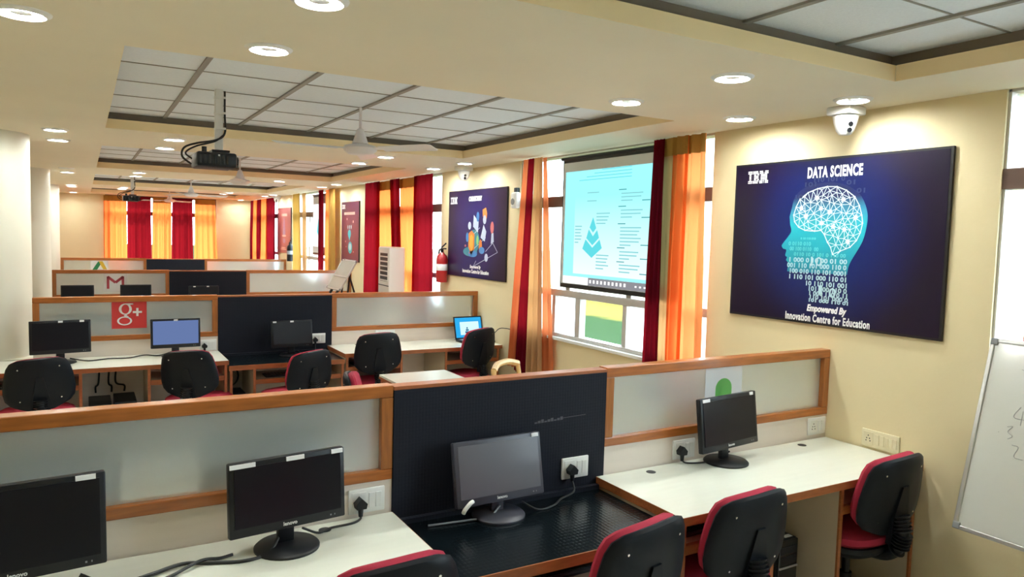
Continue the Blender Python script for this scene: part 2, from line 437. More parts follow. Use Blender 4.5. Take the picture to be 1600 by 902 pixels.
for cx, cn in cols.items():
    for i, ry in enumerate(rows):
        if cx == -.17 and i == 0: continue
        lit = not (cx == -.17 and i == 4)
        downlight(cx, ry, ('lit' if lit else 'unlit') + ' round ceiling downlight, %s in the %s' % (ords[i], cn), lit)

# ------------------------------------------------------------------ partitions and desks
TH = .06
XA, XB, X0 = .99, 1.98, -.345
def partition_glass(x0, x1, yp, name, label, zt=1.23):
    """wooden frame with frosted glass above a laminate skirt; origin on the floor at its left front corner"""
    t = thing(name, label, 'partition', (x0, yp, 0), 0, 'frosted glass partitions'); w = x1 - x0
    fr = MB().box(0, w, 0, TH, zt - .045, zt, .004).box(0, w, 0, TH, .875, .915, .004)
    fr.build('frame_rail', 'wood', t)
    MB().box(0, .045, 0, TH, .915, zt - .045, .003).build('frame_post', 'woodv', t)
    MB().box(w - .045, w, 0, TH, .915, zt - .045, .003).build('frame_post', 'woodv', t)
    MB().box(.04, w - .04, .027, .033, .91, zt - .04).build('glass_panel', 'glass', t)
    MB().box(0, w, .006, TH - .006, 0, .875).build('lower_panel', 'lamskirt', t)
    return t
def partition_black(x0, x1, yp, label, zt=1.225):
    t = thing('black_partition', label, 'partition', (x0, yp, 0), 0, 'black pinboard partitions'); w = x1 - x0
    MB().box(.001, w - .001, -.004, TH, 0, zt - .014, .002).build('board', 'felt', t)
    o = MB().box(.001, w - .001, -.004, TH, zt - .014, zt, .002).build('top_strip', 'edge', t); o['label'] = 'thin wooden top strip'
    return t
DEPTH = .545
def under(t, w, divs, trays, ztop, yb=-.0):
    for x in divs:
        d = MB().box(x - .009, x + .009, -DEPTH + .018, -.01, 0, ztop).build('side_panel', 'lamside', t)
        MB().box(x - .010, x + .010, -DEPTH + .008, -DEPTH + .018, 0, ztop).build('edge_strip', 'edge', d)
    MB().box(divs[0] + .01, divs[-1] - .01, -.045, -.03, .18, ztop).build('back_panel', 'lamskirt', t)
    for a, c in trays:
        k = MB().box(a + .012, c - .012, -DEPTH + .035, -.10, ztop - .115, ztop - .097).build('keyboard_tray', 'lamside', t)
        MB().box(a + .012, c - .012, -DEPTH + .015, -DEPTH + .035, ztop - .125, ztop - .088).build('front_rail', 'edge', k)
def desk_white(x0, x1, yp, label, divs, trays, side, s=1):
    t = thing('white_desk', label, 'desk', (x0 if s > 0 else x1, yp, 0), 0 if s > 0 else PI, 'white topped desks'); w = x1 - x0
    if s < 0:
        divs = sorted(w - d for d in divs); trays = [(w - c, w - a) for a, c in trays]
        side = {'left': 'right', 'right': 'left'}[side]
    top = MB().box(0, w, -DEPTH, -.002, .735, .75).build('desk_top', 'lam', t)
    e = MB().box(0, w, -DEPTH - .004, -DEPTH, .717, .7505)
    xs = 0 if side == 'left' else w
    e.box(xs - .002, xs + .002, -DEPTH, -.002, .715, .7495)
    e.build('edge_band', 'edge', top)
    MB().box(.002, w - .002, -DEPTH, -.004, .717, .735).build('underside', 'lamside', top)
    for gx in (w * .17, w * .83):
        MB().cyl((gx, -.06, .7495), (gx, -.06, .7512), .022, n=18).build('cable_hole', 'black', top)
    under(t, w, divs, trays, .717)
    return t
def desk_black(x0, x1, yp, label, s=1):
    t = thing('black_desk', label, 'desk', (x0 if s > 0 else x1, yp, 0), 0 if s > 0 else PI, 'black topped desks'); w = x1 - x0
    top = MB().box(.002, w - .002, -DEPTH + .01, -.006, .69, .703).build('desk_top', 'mattop', t)
    MB().box(.002, w - .002, -DEPTH + .004, -DEPTH + .01, .665, .704).build('edge_band', 'edge', top)
    MB().box(.004, w - .004, -DEPTH + .01, -.008, .668, .69).build('underside', 'lamside', top)
    MB().box(.003, w - .003, -.03, -.006, .703, .722).build('cable_strip', 'felt', top)
    under(t, w, [.02, .20, w - .02], [(.20, w - .02)], .665)
    return t

RW = {0: ('nearest row', 'in the nearest row'), 1: ('second row', 'in the second row'), 2: ('third row', 'in the third row'), 3: ('farthest row', 'in the farthest row')}
logo_note = ['with no logo, dark monitor blurs behind it', 'with the red square sticker', 'with the envelope logo sheet', 'with the three-coloured triangle logo']
DIV_R, TR_R = [.02, .52, .96, 1.51], [(.02, .52), (.96, 1.51)]
DIV_L, TR_L = [.03, .57, 1.02, 1.57], [(.03, .57), (1.02, 1.57)]
for k in range(4):
    y = ROW0 + PITCH * k
    partition_glass(X0 if k else -.60, XA, y, 'glass_partition', 'wood-framed frosted glass partition %s, left end of the %s' % (logo_note[k], RW[k][0]))
    partition_black(XA, XB, y, 'black textured partition board in the middle of the %s' % RW[k][0])
    partition_glass(XB, W - .002, y, 'glass_partition', 'wood-framed frosted glass partition against the window wall in the %s%s' % (RW[k][0], ', with a white sheet' if k == 0 else ''))
    if k < 3:
        desk_white(-.60, XA, y, 'white-topped desk left of the black desk %s' % RW[k][1], DIV_L, TR_L, 'right')
        desk_black(XA, XB - .04, y, 'black studded-top desk with a wooden edge %s' % RW[k][1])
        desk_white(XB - .04, W - .01, y, 'white-topped desk against the window wall %s' % RW[k][1], DIV_R, TR_R, 'left')
for k in range(2):
    desk_white(-.60, XA, ROW0 + TH + PITCH * k, 'white desk hidden on the far side of the %s, left end' % RW[k][0], DIV_L, TR_L, 'right', -1)

# small signs on the glass
def sheet(x0, z0, w, h, yp, m, label, name='logo_sheet', cat='sign'):
    t = tag(MB().box(0, w, 0, h, 0, .0015).build(name, m, mx=front_mx(x0, yp + .0255, z0)), label, cat)
    return t
G = mat('print_green', (.16, .55, .12), .5); R_ = mat('print_red', (.62, .035, .035), .5); Y_ = mat('print_yellow', (.75, .5, .04), .5)
Gd = mat('print_dark_green', (.02, .25, .10), .5); Bl = mat('print_blue', (.05, .2, .7), .5)
Wp = mat('print_white', (.88, .88, .88), .5); Pk = mat('print_rose', (.48, .06, .09), .5)
s = sheet(2.60, .945, .25, .255, ROW0, 'paper', 'white paper sheet with a plain green patch on the glass behind the right monitor')
MB().prism([(.07, 0), (.18, 0)] + [(.125 + .055 * math.cos(a), .13 + .05 * math.sin(a)) for a in [PI * i / 12 for i in range(13)]], .0015, .002).build('print', G, s)
y1 = ROW0 + PITCH
s = sheet(.19, .967, .253, .232, y1, R_, 'red square sticker with a white letter g and plus sign on the frosted glass')
def ring(bm, cx, cy, rx, ry, wx, wy, n=28, z0=.0015, z1=.0025):
    for i in range(n):
        a, c = 2 * PI * i / n, 2 * PI * (i + 1) / n
        bm.prism([(cx + rx * math.cos(a), cy + ry * math.sin(a)), (cx + rx * math.cos(c), cy + ry * math.sin(c)), (cx + (rx - wx) * math.cos(c), cy + (ry - wy) * math.sin(c)), (cx + (rx - wx) * math.cos(a), cy + (ry - wy) * math.sin(a))], z0, z1)
b = MB(); ring(b, .098, .158, .047, .046, .019, .009); ring(b, .092, .062, .054, .036, .014, .009)
b.prism([(.10, .204), (.155, .204), (.155, .194), (.12, .192)][::-1], .0015, .0025)
b.prism([(.098, .116), (.086, .104), (.10, .092), (.125, .088), (.118, .100), (.108, .104), (.112, .112)], .0015, .0025)
b.build('lettering', Wp, s)
text_mesh('lettering', '+', .13, Wp, s, .185, .125, off=.003)
y2 = ROW0 + 2 * PITCH
s = sheet(.22, .945, .27, .236, y2, 'paper', 'white sheet with a red letter M envelope logo on the glass')
b = MB()
def bar(bm, p, q, wd, z0=.0015, z1=.0025):
    p, q = Vector(p), Vector(q); d = (q - p).normalized(); n = Vector((-d.y, d.x)) * wd / 2
    bm.prism([tuple(p + n), tuple(p - n), tuple(q - n), tuple(q + n)][::-1], z0, z1)
bar(b, (.05, .04), (.05, .2), .03); bar(b, (.22, .04), (.22, .2), .03); bar(b, (.045, .197), (.135, .12), .032); bar(b, (.225, .197), (.135, .12), .032)
b.build('print', Pk, s)
y3 = ROW0 + 3 * PITCH
s = sheet(.10, .955, .28, .225, y3, 'paper', 'white sheet with a green and yellow triangle logo on the glass')
b = MB(); b.prism([(.035, .07), (.075, .01), (.165, .17), (.125, .215)], .0015, .002); b.build('print', Gd, s)
b = MB(); b.prism([(.13, .215), (.19, .215), (.26, .07), (.20, .07)][::-1], .0015, .0022); b.build('print', Y_, s)
b = MB(); b.prism([(.08, .01), (.215, .01), (.255, .066), (.115, .066)], .0015, .0024); b.build('print', Bl, s)
# scuffed chalk mark on the nearest black board
b = MB()
for i in range(9): b.box(i * .016, i * .016 + .013, 0, .006 + .004 * (i % 3), 0, .0005)
b.box(.14, .26, .006, .008, 0, .0005)
tag(b.build('scuff_mark', mat('chalk_grey', (.10, .10, .12), .9), mx=front_mx(1.61, ROW0 - .0042, 1.02) @ Matrix.Rotation(.03, 4, 'Z')), 'thin pale scuff mark on the nearest black board above the socket', 'mark')

# ------------------------------------------------------------------ monitors
def monitor(x, y, z, rz, label, w=.42, h=.262, tilt=4, zb=.075, scr='screenoff', stickers=(), base_r=.105, text=True, body='black', group='desktop monitors', desk_gap=0):
    t = thing('computer_monitor', label, 'monitor', (x, y, z + .0005), rz, group)
    T = Matrix.Translation((0, 0, zb)) @ Matrix.Rotation(math.radians(-tilt), 4, 'X')
    MB().box(-w / 2, w / 2, 0, .028, 0, h, .005, mx=T).box(-w * .32, w * .32, .028, .055, h * .2, h * .75, .012, mx=T).build('housing', body, t, smooth=True)
    m = .016
    MB().box(-w / 2 + m, w / 2 - m, -.0025, .002, m * 1.9, h - m, mx=T).build('screen', scr, t)
    MB().box(-.028, .028, .035, .058, .008, zb + .10, .006).build('stand_neck', body, t, smooth=True)
    MB().lathe([(base_r, 0), (base_r, .006), (base_r * .93, .013), (.035, .018), (.001, .018)], (0, .03, 0), 36).build('stand_base', body, t, smooth=True)
    for sx, sw in stickers:
        MB().box(sx - sw / 2, sx + sw / 2, -.004, .0, h - .017, h - .003, mx=T).build('sticker', 'paper', t)
    if text:
        tm = text_mesh('lettering', 'lenovo', .017, 'white', t, 0, 0, 0, off=.0004)
        tm.matrix_local = T @ Matrix(((1, 0, 0, 0), (0, 0, -1, -.0006), (0, 1, 0, .0165), (0, 0, 0, 1)))
    MB().box(w / 2 - .055, w / 2 - .05, -.0012, .002, .012, .017, mx=T).box(w / 2 - .04, w / 2 - .037, -.0012, .002, .012, .017, mx=T).build('button', 'grey', t)
    return t
monitor(-.165, 2.33, .75, .10, 'black switched-off monitor at the bottom left corner of the nearest desk', w=.43, h=.265, stickers=[(.165, .05)])
monitor(.573, 2.375, .75, .13, 'black switched-off monitor left of the white socket plate, nearest white desk', w=.385, h=.237, stickers=[(-.15, .08), (.165, .04), (.02, .06)])
monitor(1.395, 2.42, .703, .04, 'grey-looking monitor on the nearest black-topped desk', w=.395, h=.245, tilt=11, zb=.065, scr='screengrey', stickers=[(.17, .032)], body='dgrey')
monitor(2.635, 2.42, .75, .12, 'black monitor on the nearest desk beside the window wall, before the white sheet', w=.42, h=.25, tilt=7, stickers=[(-.17, .05), (.17, .025)])
yk = ROW0 + PITCH
monitor(-.155, yk - .24, .75, .12, 'black monitor at the left end of the second row, beside the round column', w=.40, h=.25, stickers=[(0, .03), (.14, .03)], text=False)
monitor(.64, yk - .22, .75, .04, 'monitor with a lit blue screen in the second row', w=.37, h=.235, scr='screenblue', stickers=[(0, .03)], text=False)
monitor(1.575, yk - .2, .703, .05, 'black monitor on the black-topped desk in the second row', w=.36, h=.235, stickers=[(-.15, .03), (0, .03)], text=False, tilt=7)
yk = ROW0 + 2 * PITCH
monitor(-.07, yk - .2, .75, 0, 'dark monitor top left of the envelope logo sheet, third row', w=.36, h=.225, text=False)
monitor(.58, yk - .2, .75, 0, 'dark monitor top right of the envelope logo sheet, third row', w=.36, h=.225, text=False)
monitor(1.40, yk - .2, .703, .05, 'dark monitor in front of the black board, third row', w=.38, h=.25, stickers=[(-.12, .03), (.05, .03)], text=False)
yk = ROW0 + TH
monitor(-.12, yk + .15, .75, PI, 'blurred dark monitor behind the nearest frosted glass, left one', w=.44, h=.27, zb=.05, text=False)
monitor(.56, yk + .15, .75, PI, 'blurred dark monitor behind the nearest frosted glass, right one', w=.44, h=.27, zb=.05, text=False)
yk += PITCH
monitor(.00, yk + .15, .75, PI, 'blurred dark monitor behind the second-row glass, left of the red sticker', w=.40, h=.26, text=False)
monitor(.62, yk + .15, .75, PI, 'blurred dark monitor behind the second-row glass, right of the red sticker', w=.40, h=.26, text=False)

# laptop in the second row
t = thing('laptop', 'black open laptop with a lit blue slide on the second-row desk', 'laptop', (3.345, ROW0 + PITCH - .28, .7505), .1)
MB().box(-.165, .165, -.12, .12, 0, .02, .004).build('base', 'black', t)
MB().box(-.145, .145, -.03, .10, .02, .0225).build('keyboard', 'grey', t)
T = Matrix.Translation((0, .12, .018)) @ Matrix.Rotation(math.radians(-14), 4, 'X')
MB().box(-.165, .165, 0, .009, 0, .225, .003, mx=T).build('lid', 'black', t)
sc = MB().box(-.153, .153, -.001, .001, .014, .212, mx=T).build('screen', emis('laptop_blue', (.03, .42, .85), .40), t)
MB().box(-.10, .12, -.002, .0, .04, .17, mx=T).build('slide', emis('laptop_white', (.65, .92, 1), .42), t)
b = MB()
for w_, z0, z1 in ((.025, .055, .075), (.017, .08, .095), (.008, .10, .115)):
    b.box(-.02 - w_, -.02 + w_, -.003, -.001, z0, z1, mx=T)
b.build('diagram', emis('laptop_diagram', (.02, .2, .4), .25), t)

# ------------------------------------------------------------------ office chairs
def outline(w, h, n=40):
    half = [(0, 1), (.30, .99), (.58, .95), (.77, .85), (.87, .66), (.94, .35), (.99, 0), (1, -.30), (.96, -.55), (.82, -.74), (.58, -.86), (.34, -.96), (0, -1)]
    pts = half + [(-x, y) for x, y in half[-2:0:-1]]
    return [(x * w / 2, y * h / 2) for x, y in pts][::-1]
def backrest_mesh(w, h, t0, t1, curve, infl=0):
    """padded plate standing in local x-z; t0..t1 along y, bent about the sitter"""
    b = MB(); pts = outline(w, h); n = len(pts); rings = []
    for sc, ty in ((.01, 0), (.55, 0), (.86, .06), (.97, .22), (1, .5), (.97, .78), (.86, .94), (.55, 1), (.01, 1)):
        y = t0 + (t1 - t0) * ty
        rings.append([b.bm.verts.new((px * sc, y + curve * (px * sc) ** 2 + .15 * (pz * sc) ** 2 * curve, pz * sc)) for px, pz in pts])
    for a, c in zip(rings, rings[1:]):
        for i in range(n): b.bm.faces.new((a[i], a[(i + 1) % n], c[(i + 1) % n], c[i]))
    b.bm.faces.new(rings[0]); b.bm.faces.new(rings[-1][::-1])
    return b
def make_chair(label):
    t = thing('office_chair', label, 'chair', (0, 0, 0), 0, 'red and black task chairs')
    # seat cushion on a black pan
    b = MB(); prof = [(.01, 0), (.6, 0), (.9, .12), (1, .45), (.97, .75), (.85, .95), (.5, 1), (.01, 1)]
    pts = [(math.copysign(abs(math.cos(a)) ** .6, math.cos(a)) * .235, math.copysign(abs(math.sin(a)) ** .6, math.sin(a)) * .225) for a in [2 * PI * i / 40 for i in range(40)]]
    rings = [[b.bm.verts.new((x * s_, y * s_ + .02, .425 + .075 * tz - (.02 * max(0, y * s_ / .225) ** 2))) for x, y in pts] for s_, tz in prof]
    for a, c in zip(rings, rings[1:]):
        for i in range(40): b.bm.faces.new((a[i], a[(i + 1) % 40], c[(i + 1) % 40], c[i]))
    b.bm.faces.new(rings[0][::-1]); b.bm.faces.new(rings[-1])
    b.build('seat', 'red', t, smooth=True)
    b = MB(); rings = [[b.bm.verts.new((x * s_, y * s_ + .02, z)) for x, y in pts] for s_, z in ((.55, .375), (.85, .385), (.99, .415), (1.0, .44))]
    for a, c in zip(rings, rings[1:]):
        for i in range(40): b.bm.faces.new((a[i], a[(i + 1) % 40], c[(i + 1) % 40], c[i]))
    b.bm.faces.new(rings[0][::-1]); b.bm.faces.new(rings[-1])
    b.build('seat_pan', 'shell', t, smooth=True)
    # backrest: black shell behind, red cushion in front
    B = Matrix.Translation((0, -.235, .695)) @ Matrix.Rotation(math.radians(-3.5), 4, 'Y') @ Matrix.Rotation(math.radians(9), 4, 'X')
    cu = backrest_mesh(.405, .365, .0, .055, 1.0); cu.build('back_cushion', 'red', t, smooth=True, mx=B)
    sh = backrest_mesh(.425, .38, -.030, .012, 1.0).build('back_shell', 'shell', t, smooth=True, mx=B)
    for sx in (-.12, .12):
        for sz in (-.10, .125): MB().cyl((sx, -.024 + .7 * sx * sx, sz), (sx, -.012 + .7 * sx * sx, sz), .0045, n=10).build('screw', 'chrome', sh)
    MB().prism([(-.045, -.22), (.045, -.22), (.052, -.10), (.02, .06), (-.02, .06), (-.052, -.10)], .012, .036, mx=Matrix(((1, 0, 0, 0), (0, 0, -1, 0), (0, 1, 0, 0), (0, 0, 0, 1)))).build('spine_cover', 'shell', sh)
    # bellows-covered back bracket
    b = MB(); c = [(0, -.255, .60), (0, -.275, .53), (0, -.262, .46), (0, -.20, .40), (0, -.10, .38)]
    b.tube(c, .026, 10); P = [Vector(p) for p in c]
    for i in range(11):
        f = i / 10 * 2.2; k = min(int(f), 2); p = P[k].lerp(P[k + 1], f - k); q = P[k].lerp(P[k + 1], min(1, f - k + .12))
        b.cyl(p, q, .042, .036, 14)
    b.build('back_bracket', 'black', t, smooth=True)
    MB().box(-.07, .07, -.10, .10, .345, .385, .01).cyl((.07, .03, .365), (.21, .05, .37), .006, n=8).build('tilt_mechanism', 'black', t, smooth=True)
    b = MB().cyl((0, 0, .10), (0, 0, .24), .028).cyl((0, 0, .24), (0, 0, .36), .018); b.build('gas_lift', 'black', t, smooth=True)
    b = MB()
    for i in range(5):
        a = 2 * PI * i / 5 + .3; d = Vector((math.cos(a), math.sin(a), 0))
        b.tube([d * .02 + Vector((0, 0, .115)), d * .15 + Vector((0, 0, .10)), d * .28 + Vector((0, 0, .075))], .021, 8)
    b.cyl((0, 0, .07), (0, 0, .14), .04); b.build('star_base', 'black', t, smooth=True)
    for i in range(5):
        a = 2 * PI * i / 5 + .3; d = Vector((math.cos(a), math.sin(a), 0)); q = Vector((-d.y, d.x, 0)); p = d * .28 + Vector((0, 0, .027))
        b = MB(); b.cyl(p - q * .024, p - q * .006, .026, n=16).cyl(p + q * .006, p + q * .024, .026, n=16).cyl(p + Vector((0, 0, .01)), p + Vector((0, 0, .06)), .008, n=8)
        b.build('caster', 'black', t, smooth=True)
    return t
chair0 = make_chair('red and black task chair, only its back top showing, before the nearest left desk')
used = [False]
def chair(bx, by, rz, label, dz=0):
    """bx, by: where the backrest stands"""
    off = Matrix.Rotation(rz, 3, 'Z') @ Vector((0, -.25, 0))
    loc = (bx - off.x, by - off.y, 0)
    if not used[0]:
        used[0] = True; t = chair0; t.location = loc; t.rotation_euler = (0, 0, rz); t['label'] = label
    else: t = copy_tree(chair0, loc, rz, label)
    if dz:
        for o in list(COL.objects):
            if o.parent == t and o.name.split('.')[0] in ('back_cushion', 'back_shell'):
                o.location.z += dz
    return t
chair(.755, 1.87, -.05, 'red and black task chair with only its back top showing, before the nearest left desk')
chair(1.585, 1.77, .12, 'red and black task chair tucked at the nearest black-topped desk')
chair(2.19, 1.87, -.02, 'red and black task chair beside the black computer tower', -.025)
chair(3.13, 1.89, -.03, 'red and black task chair nearest the poster wall and whiteboard', -.01)
chair(-.265, 5.85, .1, 'dark task chair at the far left end of the second-row desk, by the column', .01)
chair(.66, 5.93, -.45, 'dark task chair before the blue-screen monitor, second row')
chair(1.585, 5.85, .35, 'dark task chair before the black desk in the second row', -.04)
chair(2.205, 6.03, -.1, 'black-backed task chair left of the laptop chair, second-row white desk', .055)
chair(3.20, 6.0, .33, 'black-backed task chair in front of the open laptop', .06)
chair(1.47, 4.60, -1.95, 'task chair turned sideways just above the nearest partition, red cushion edge showing', .01)

# ------------------------------------------------------------------ aisle table and wooden chair
t = thing('side_table', 'small white-topped table standing in the aisle behind the nearest partition', 'table', (2.15, 4.70, 0))
top = MB().box(-.265, .265, -.45, .45, .735, .75).build('table_top', 'lam', t)
MB().box(-.268, .268, -.453, .453, .718, .735).build('edge_band', 'edge', top)
for sx in (-.24, .24):
    for sy in (-.42, .42): MB().box(sx - .02, sx + .02, sy - .02, sy + .02, 0, .718, .003).build('leg', 'edge', t)
t = thing('wooden_chair', 'light wooden chair with a curved back rail right of the aisle table', 'chair', (2.87, 4.52, 0), .6)
MB().box(-.22, .22, -.2, .22, .43, .46, .01).build('seat', 'pine', t)
for sx in (-.2, .2):
    MB().box(sx - .018, sx + .018, -.19, -.155, 0, .43, .004).build('leg', 'pine', t)
    MB().tube([(sx, .2, 0), (sx, .2, .45), (sx * 1.02, .225, .65), (sx * 1.02, .26, .83)], .019, 8).build('leg', 'pine', t, smooth=True)
b = MB(); b.tube([(-.205, .255, .82), (-.1, .285, .845), (0, .292, .85), (.1, .285, .845), (.205, .255, .82)], .024, 8); b.build('back_rail', 'pine', t, smooth=True)
b = MB(); b.tube([(-.203, .232, .66), (0, .26, .67), (.203, .232, .66)], .015, 8); b.build('back_rail', 'pine', t, smooth=True)

# ------------------------------------------------------------------ keyboards, tower, sockets, cables
def keyboard(x, y, z, label, w=.40):
    t = thing('keyboard', label, 'keyboard', (x, y, z), 0, 'keyboards on the desk trays')
    MB().box(-w / 2, w / 2, -.075, .075, .0005, .016, .004).build('case', 'black', t)
    b = MB()
    for r_ in range(5):
        for c in range(14):
            xx = -w / 2 + .012 + c * (w - .024) / 14; yy = -.064 + r_ * .026
            b.box(xx + .001, xx + (w - .024) / 14 - .002, yy, yy + .022, .016, .021)
    b.build('keys', 'gloss', t)
keyboard(2.21, ROW0 - .38, .62, 'black keyboard on the tray of the nearest white desk by the tower chair')
keyboard(.25 - .6 + 0, ROW0 + PITCH - .38, .62, 'black keyboard on the tray at the left end of the second row')
keyboard(1.45, ROW0 - .36, .568, 'black keyboard on the tray under the nearest black-topped desk')
keyboard(1.5, ROW0 + PITCH - .36, .568, 'black keyboard on the tray under the second-row black desk')
keyboard(2.25, ROW0 + PITCH - .38, .62, 'black keyboard on the tray under the second-row white desk')
t = thing('computer_tower', 'black desktop computer tower on the floor under the nearest right desk', 'computer', (2.765, 2.285, 0), 0)
MB().box(-.065, .065, -.10, .24, .0, .45, .006).build('case', 'black', t)
MB().box(-.063, .063, -.112, -.10, .01, .448, .006).build('front_panel', 'gloss', t)
MB().box(-.054, .054, -.1145, -.111, .385, .42, .001).build('drive_bay', 'black', t)
MB().box(-.054, .054, -.1145, -.111, .338, .375, .001).build('drive_bay', 'black', t)
MB().box(-.06, .06, -.116, -.111, .318, .326).build('trim_strip', 'metal', t)
MB().box(-.05, -.012, -.06, -.03, .450, .4508).build('sticker', 'paper', t)
MB().box(-.0, .05, -.09, -.065, .450, .4508).build('sticker', 'paper', t)
tm = text_mesh('lettering', 'lenovo', .03, 'white', t, 0, 0, 0, off=.0006); tm.matrix_local = Matrix(((1, 0, 0, 0), (0, 0, -1, -.1125), (0, 1, 0, .22), (0, 0, 0, 1)))

def socket(x, z, y, label, w=.138, h=.092, m='white', mx=None, holes=True):
    t = thing('wall_socket', label, 'socket', mx=mx or front_mx(x, y, z), group='switched wall sockets')
    MB().box(0, w, 0, h, 0, .010, .004).build('face_plate', m, t, smooth=True)
    MB().box(.012, .066, .012, h - .012, .008, .0115, .001).build('outlet', m, t)
    if holes:
        b = MB()
        for p in ((.039, h * .66), (.028, h * .36), (.050, h * .36), (.031, h * .5), (.047, h * .5)): b.cyl((p[0], p[1], .0112), (p[0], p[1], .012), .0032, n=10)
        b.build('pin_hole', 'black', t)
    for i in range(2): MB().box(.076 + .026 * i, .098 + .026 * i, .018, h - .018, .008, .0135, .001).build('switch', m, t)
    return t
yp = ROW0 + .006
socket(.822, .764, yp, 'white socket plate on the skirt left of the nearest black board')
socket(1.749, .764, ROW0 - .004, 'white socket plate on the nearest black board')
socket(2.385, .764, yp, 'white socket plate left of the nearest right monitor')
socket(3.345, .772, yp, 'white socket plate in the corner by the window wall, nearest row')
yq = ROW0 + PITCH
socket(1.78, .773, yq - .004, 'white socket plate on the black board in the second row')
socket(.84, .757, yq + .006, 'white socket plate right of the blue-screen monitor, second row')
socket(2.40, .775, yq + .006, 'white socket plate behind a black chair back, second-row white skirt', w=.2)
t = socket(0, 0, 0, 'long cream switch block on the poster wall above the nearest desk', w=.205, h=.09, m='ivory', mx=wall_mx(2.335, .762, W))
for i in range(3): MB().box(.13 + .022 * i, .148 + .022 * i, .022, .07, .008, .013, .001).build('switch', 'ivory', t)

def cable(label, pts, plug=None, r=.0042, name='power_cable', m='rubber'):
    o = MB().tube(pts, r, 8, 8)
    if plug is None: return tag(o.build(name, m, smooth=True), label, 'cable')
    t = thing(name, label, 'cable', plug)
    pl = Vector(plug); o2 = MB().tube([Vector(p) - pl for p in pts], r, 8, 8); o.bm.free(); o2.build('cord', m, t, smooth=True)
    p = MB(); p.prism([(-.018, -.006), (.018, -.006), (.022, .012), (.0, .034), (-.022, .012)], 0, .032, mx=Matrix(((1, 0, 0, 0), (0, 0, -1, .0), (0, 1, 0, 0), (0, 0, 0, 1))))
    p.cyl((0, -.018, -.035), (0, -.018, 0), .008, .011, 12); p.build('plug', 'black', t)
yf = ROW0 - .0055
cable('black power cable with plug in the socket left of the nearest black board', [(.861, yf - .018, .765), (.855, yf - .03, .757), (.82, yf - .05, .755), (.74, yf - .06, .756), (.69, yf - .08, .755), (.63, yf - .10, .79)], (.861, yf, .797))
cable('black power cable with plug in the socket on the nearest black board', [(1.79, ROW0 - .033, .765), (1.78, ROW0 - .06, .725), (1.71, ROW0 - .07, .708), (1.64, ROW0 - .12, .708), (1.56, ROW0 - .13, .708), (1.50, ROW0 - .10, .74)], (1.79, ROW0 - .0145, .797))
cable('black power cable with plug left of the nearest right monitor', [(2.424, yf - .018, .765), (2.43, yf - .04, .758), (2.50, yf - .06, .755), (2.60, yf - .06, .756), (2.68, yf - .07, .79)], (2.424, yf, .797))
cable('black power cable with plug in the second-row black board socket', [(1.82, yq - .033, .772), (1.81, yq - .06, .715), (1.76, yq - .1, .708), (1.68, yq - .1, .708), (1.63, yq - .14, .74)], (1.82, yq - .0145, .80))
cable('black power cable with plug beside the blue-screen monitor', [(.88, yq - .024, .76), (.86, yq - .06, .756), (.80, yq - .1, .756), (.72, yq - .14, .78)], (.88, yq - .0055, .79))
cable('black cable bundle lying on the nearest white desk between two monitors', [(-.02, 2.36, .80), (.06, 2.35, .757), (.16, 2.37, .758), (.25, 2.40, .760), (.33, 2.38, .756), (.42, 2.35, .755), (.50, 2.37, .756), (.55, 2.42, .79)], r=.006, name='cable_bundle')
cable('thin black cable looping beside the bottom left monitor', [(.0, 2.33, .78), (.08, 2.30, .756), (.20, 2.33, .756), (.30, 2.385, .766), (.36, 2.40, .757), (.40, 2.41, .757)], r=.005, name='data_cable')
cable('grey cable lying left of the monitor on the nearest black desk', [(1.10, 2.46, .7085), (1.18, 2.45, .7085), (1.27, 2.44, .7085), (1.34, 2.43, .7085), (1.40, 2.45, .74)], r=.004, name='data_cable', m='grey')
cable('black cable on the second-row desk left of the blue-screen monitor', [(-.10, yq - .2, .78), (.02, yq - .22, .757), (.16, yq - .17, .757), (.30, yq - .18, .757), (.42, yq - .08, .757), (.52, yq - .14, .757), (.62, yq - .17, .79)], r=.005, name='data_cable')
cable('black charger cable from the laptop to the poster wall', [(3.42, yq - .26, .765), (3.455, yq - .36, .80), (3.47, yq - .5, .90), (3.48, yq - .62, .92), (3.49, yq - .75, .92)], r=.004)
cable('white tangled strip hanging from the monitor on the nearest black desk', [(1.25, 2.39, .80), (1.235, 2.385, .795), (1.215, 2.385, .775), (1.21, 2.39, .76)], r=.008, name='cable_wrap', m='white')
# hanging cables and small boxes under the second row
for i, xx in enumerate((.10, .17, .22)):
    cable('black cable hanging under the second-row white desk, %s of three' % ('left', 'middle', 'right')[i], [(xx, yq - .05, .70), (xx - .01, yq - .06, .55), (xx - .03 + .04 * i, yq - .07, .52), (xx - .03 + .04 * i, yq - .085, .475)], r=.007, name='hanging_cable')
for i, xx in enumerate((.085, .255)):
    t = thing('computer_tower', 'black computer tower under the second-row white desk, %s of the pair' % ('left', 'right')[i], 'computer', (xx + .01, yq - .27, 0), 0)
    MB().box(-.075, .075, -.2, .15, 0, .46 + .01 * i, .005).build('case', 'black', t); MB().box(-.07, .07, -.21, -.2, .02, .44, .004).build('front_panel', 'gloss', t)
t = thing('computer_tower', 'black computer tower under the left end of the second-row black desk', 'computer', (1.085, yq - .26, 0), 0)
MB().box(-.07, .07, -.22, .15, 0, .44, .005).build('case', 'black', t); MB().box(-.066, .066, -.23, -.22, .02, .42, .004).build('front_panel', 'gloss', t)
b = MB(); b.tube([(1.06 + .075 * math.cos(a), yq - .12, .545 + .085 * math.sin(a)) for a in [2 * PI * i / 14 for i in range(15)]], .007, 8, 3)
b.tube([(1.02, yq - .12, .66), (1.0 + .02, yq - .13, .5), (1.04, yq - .16, .36)], .007, 8)
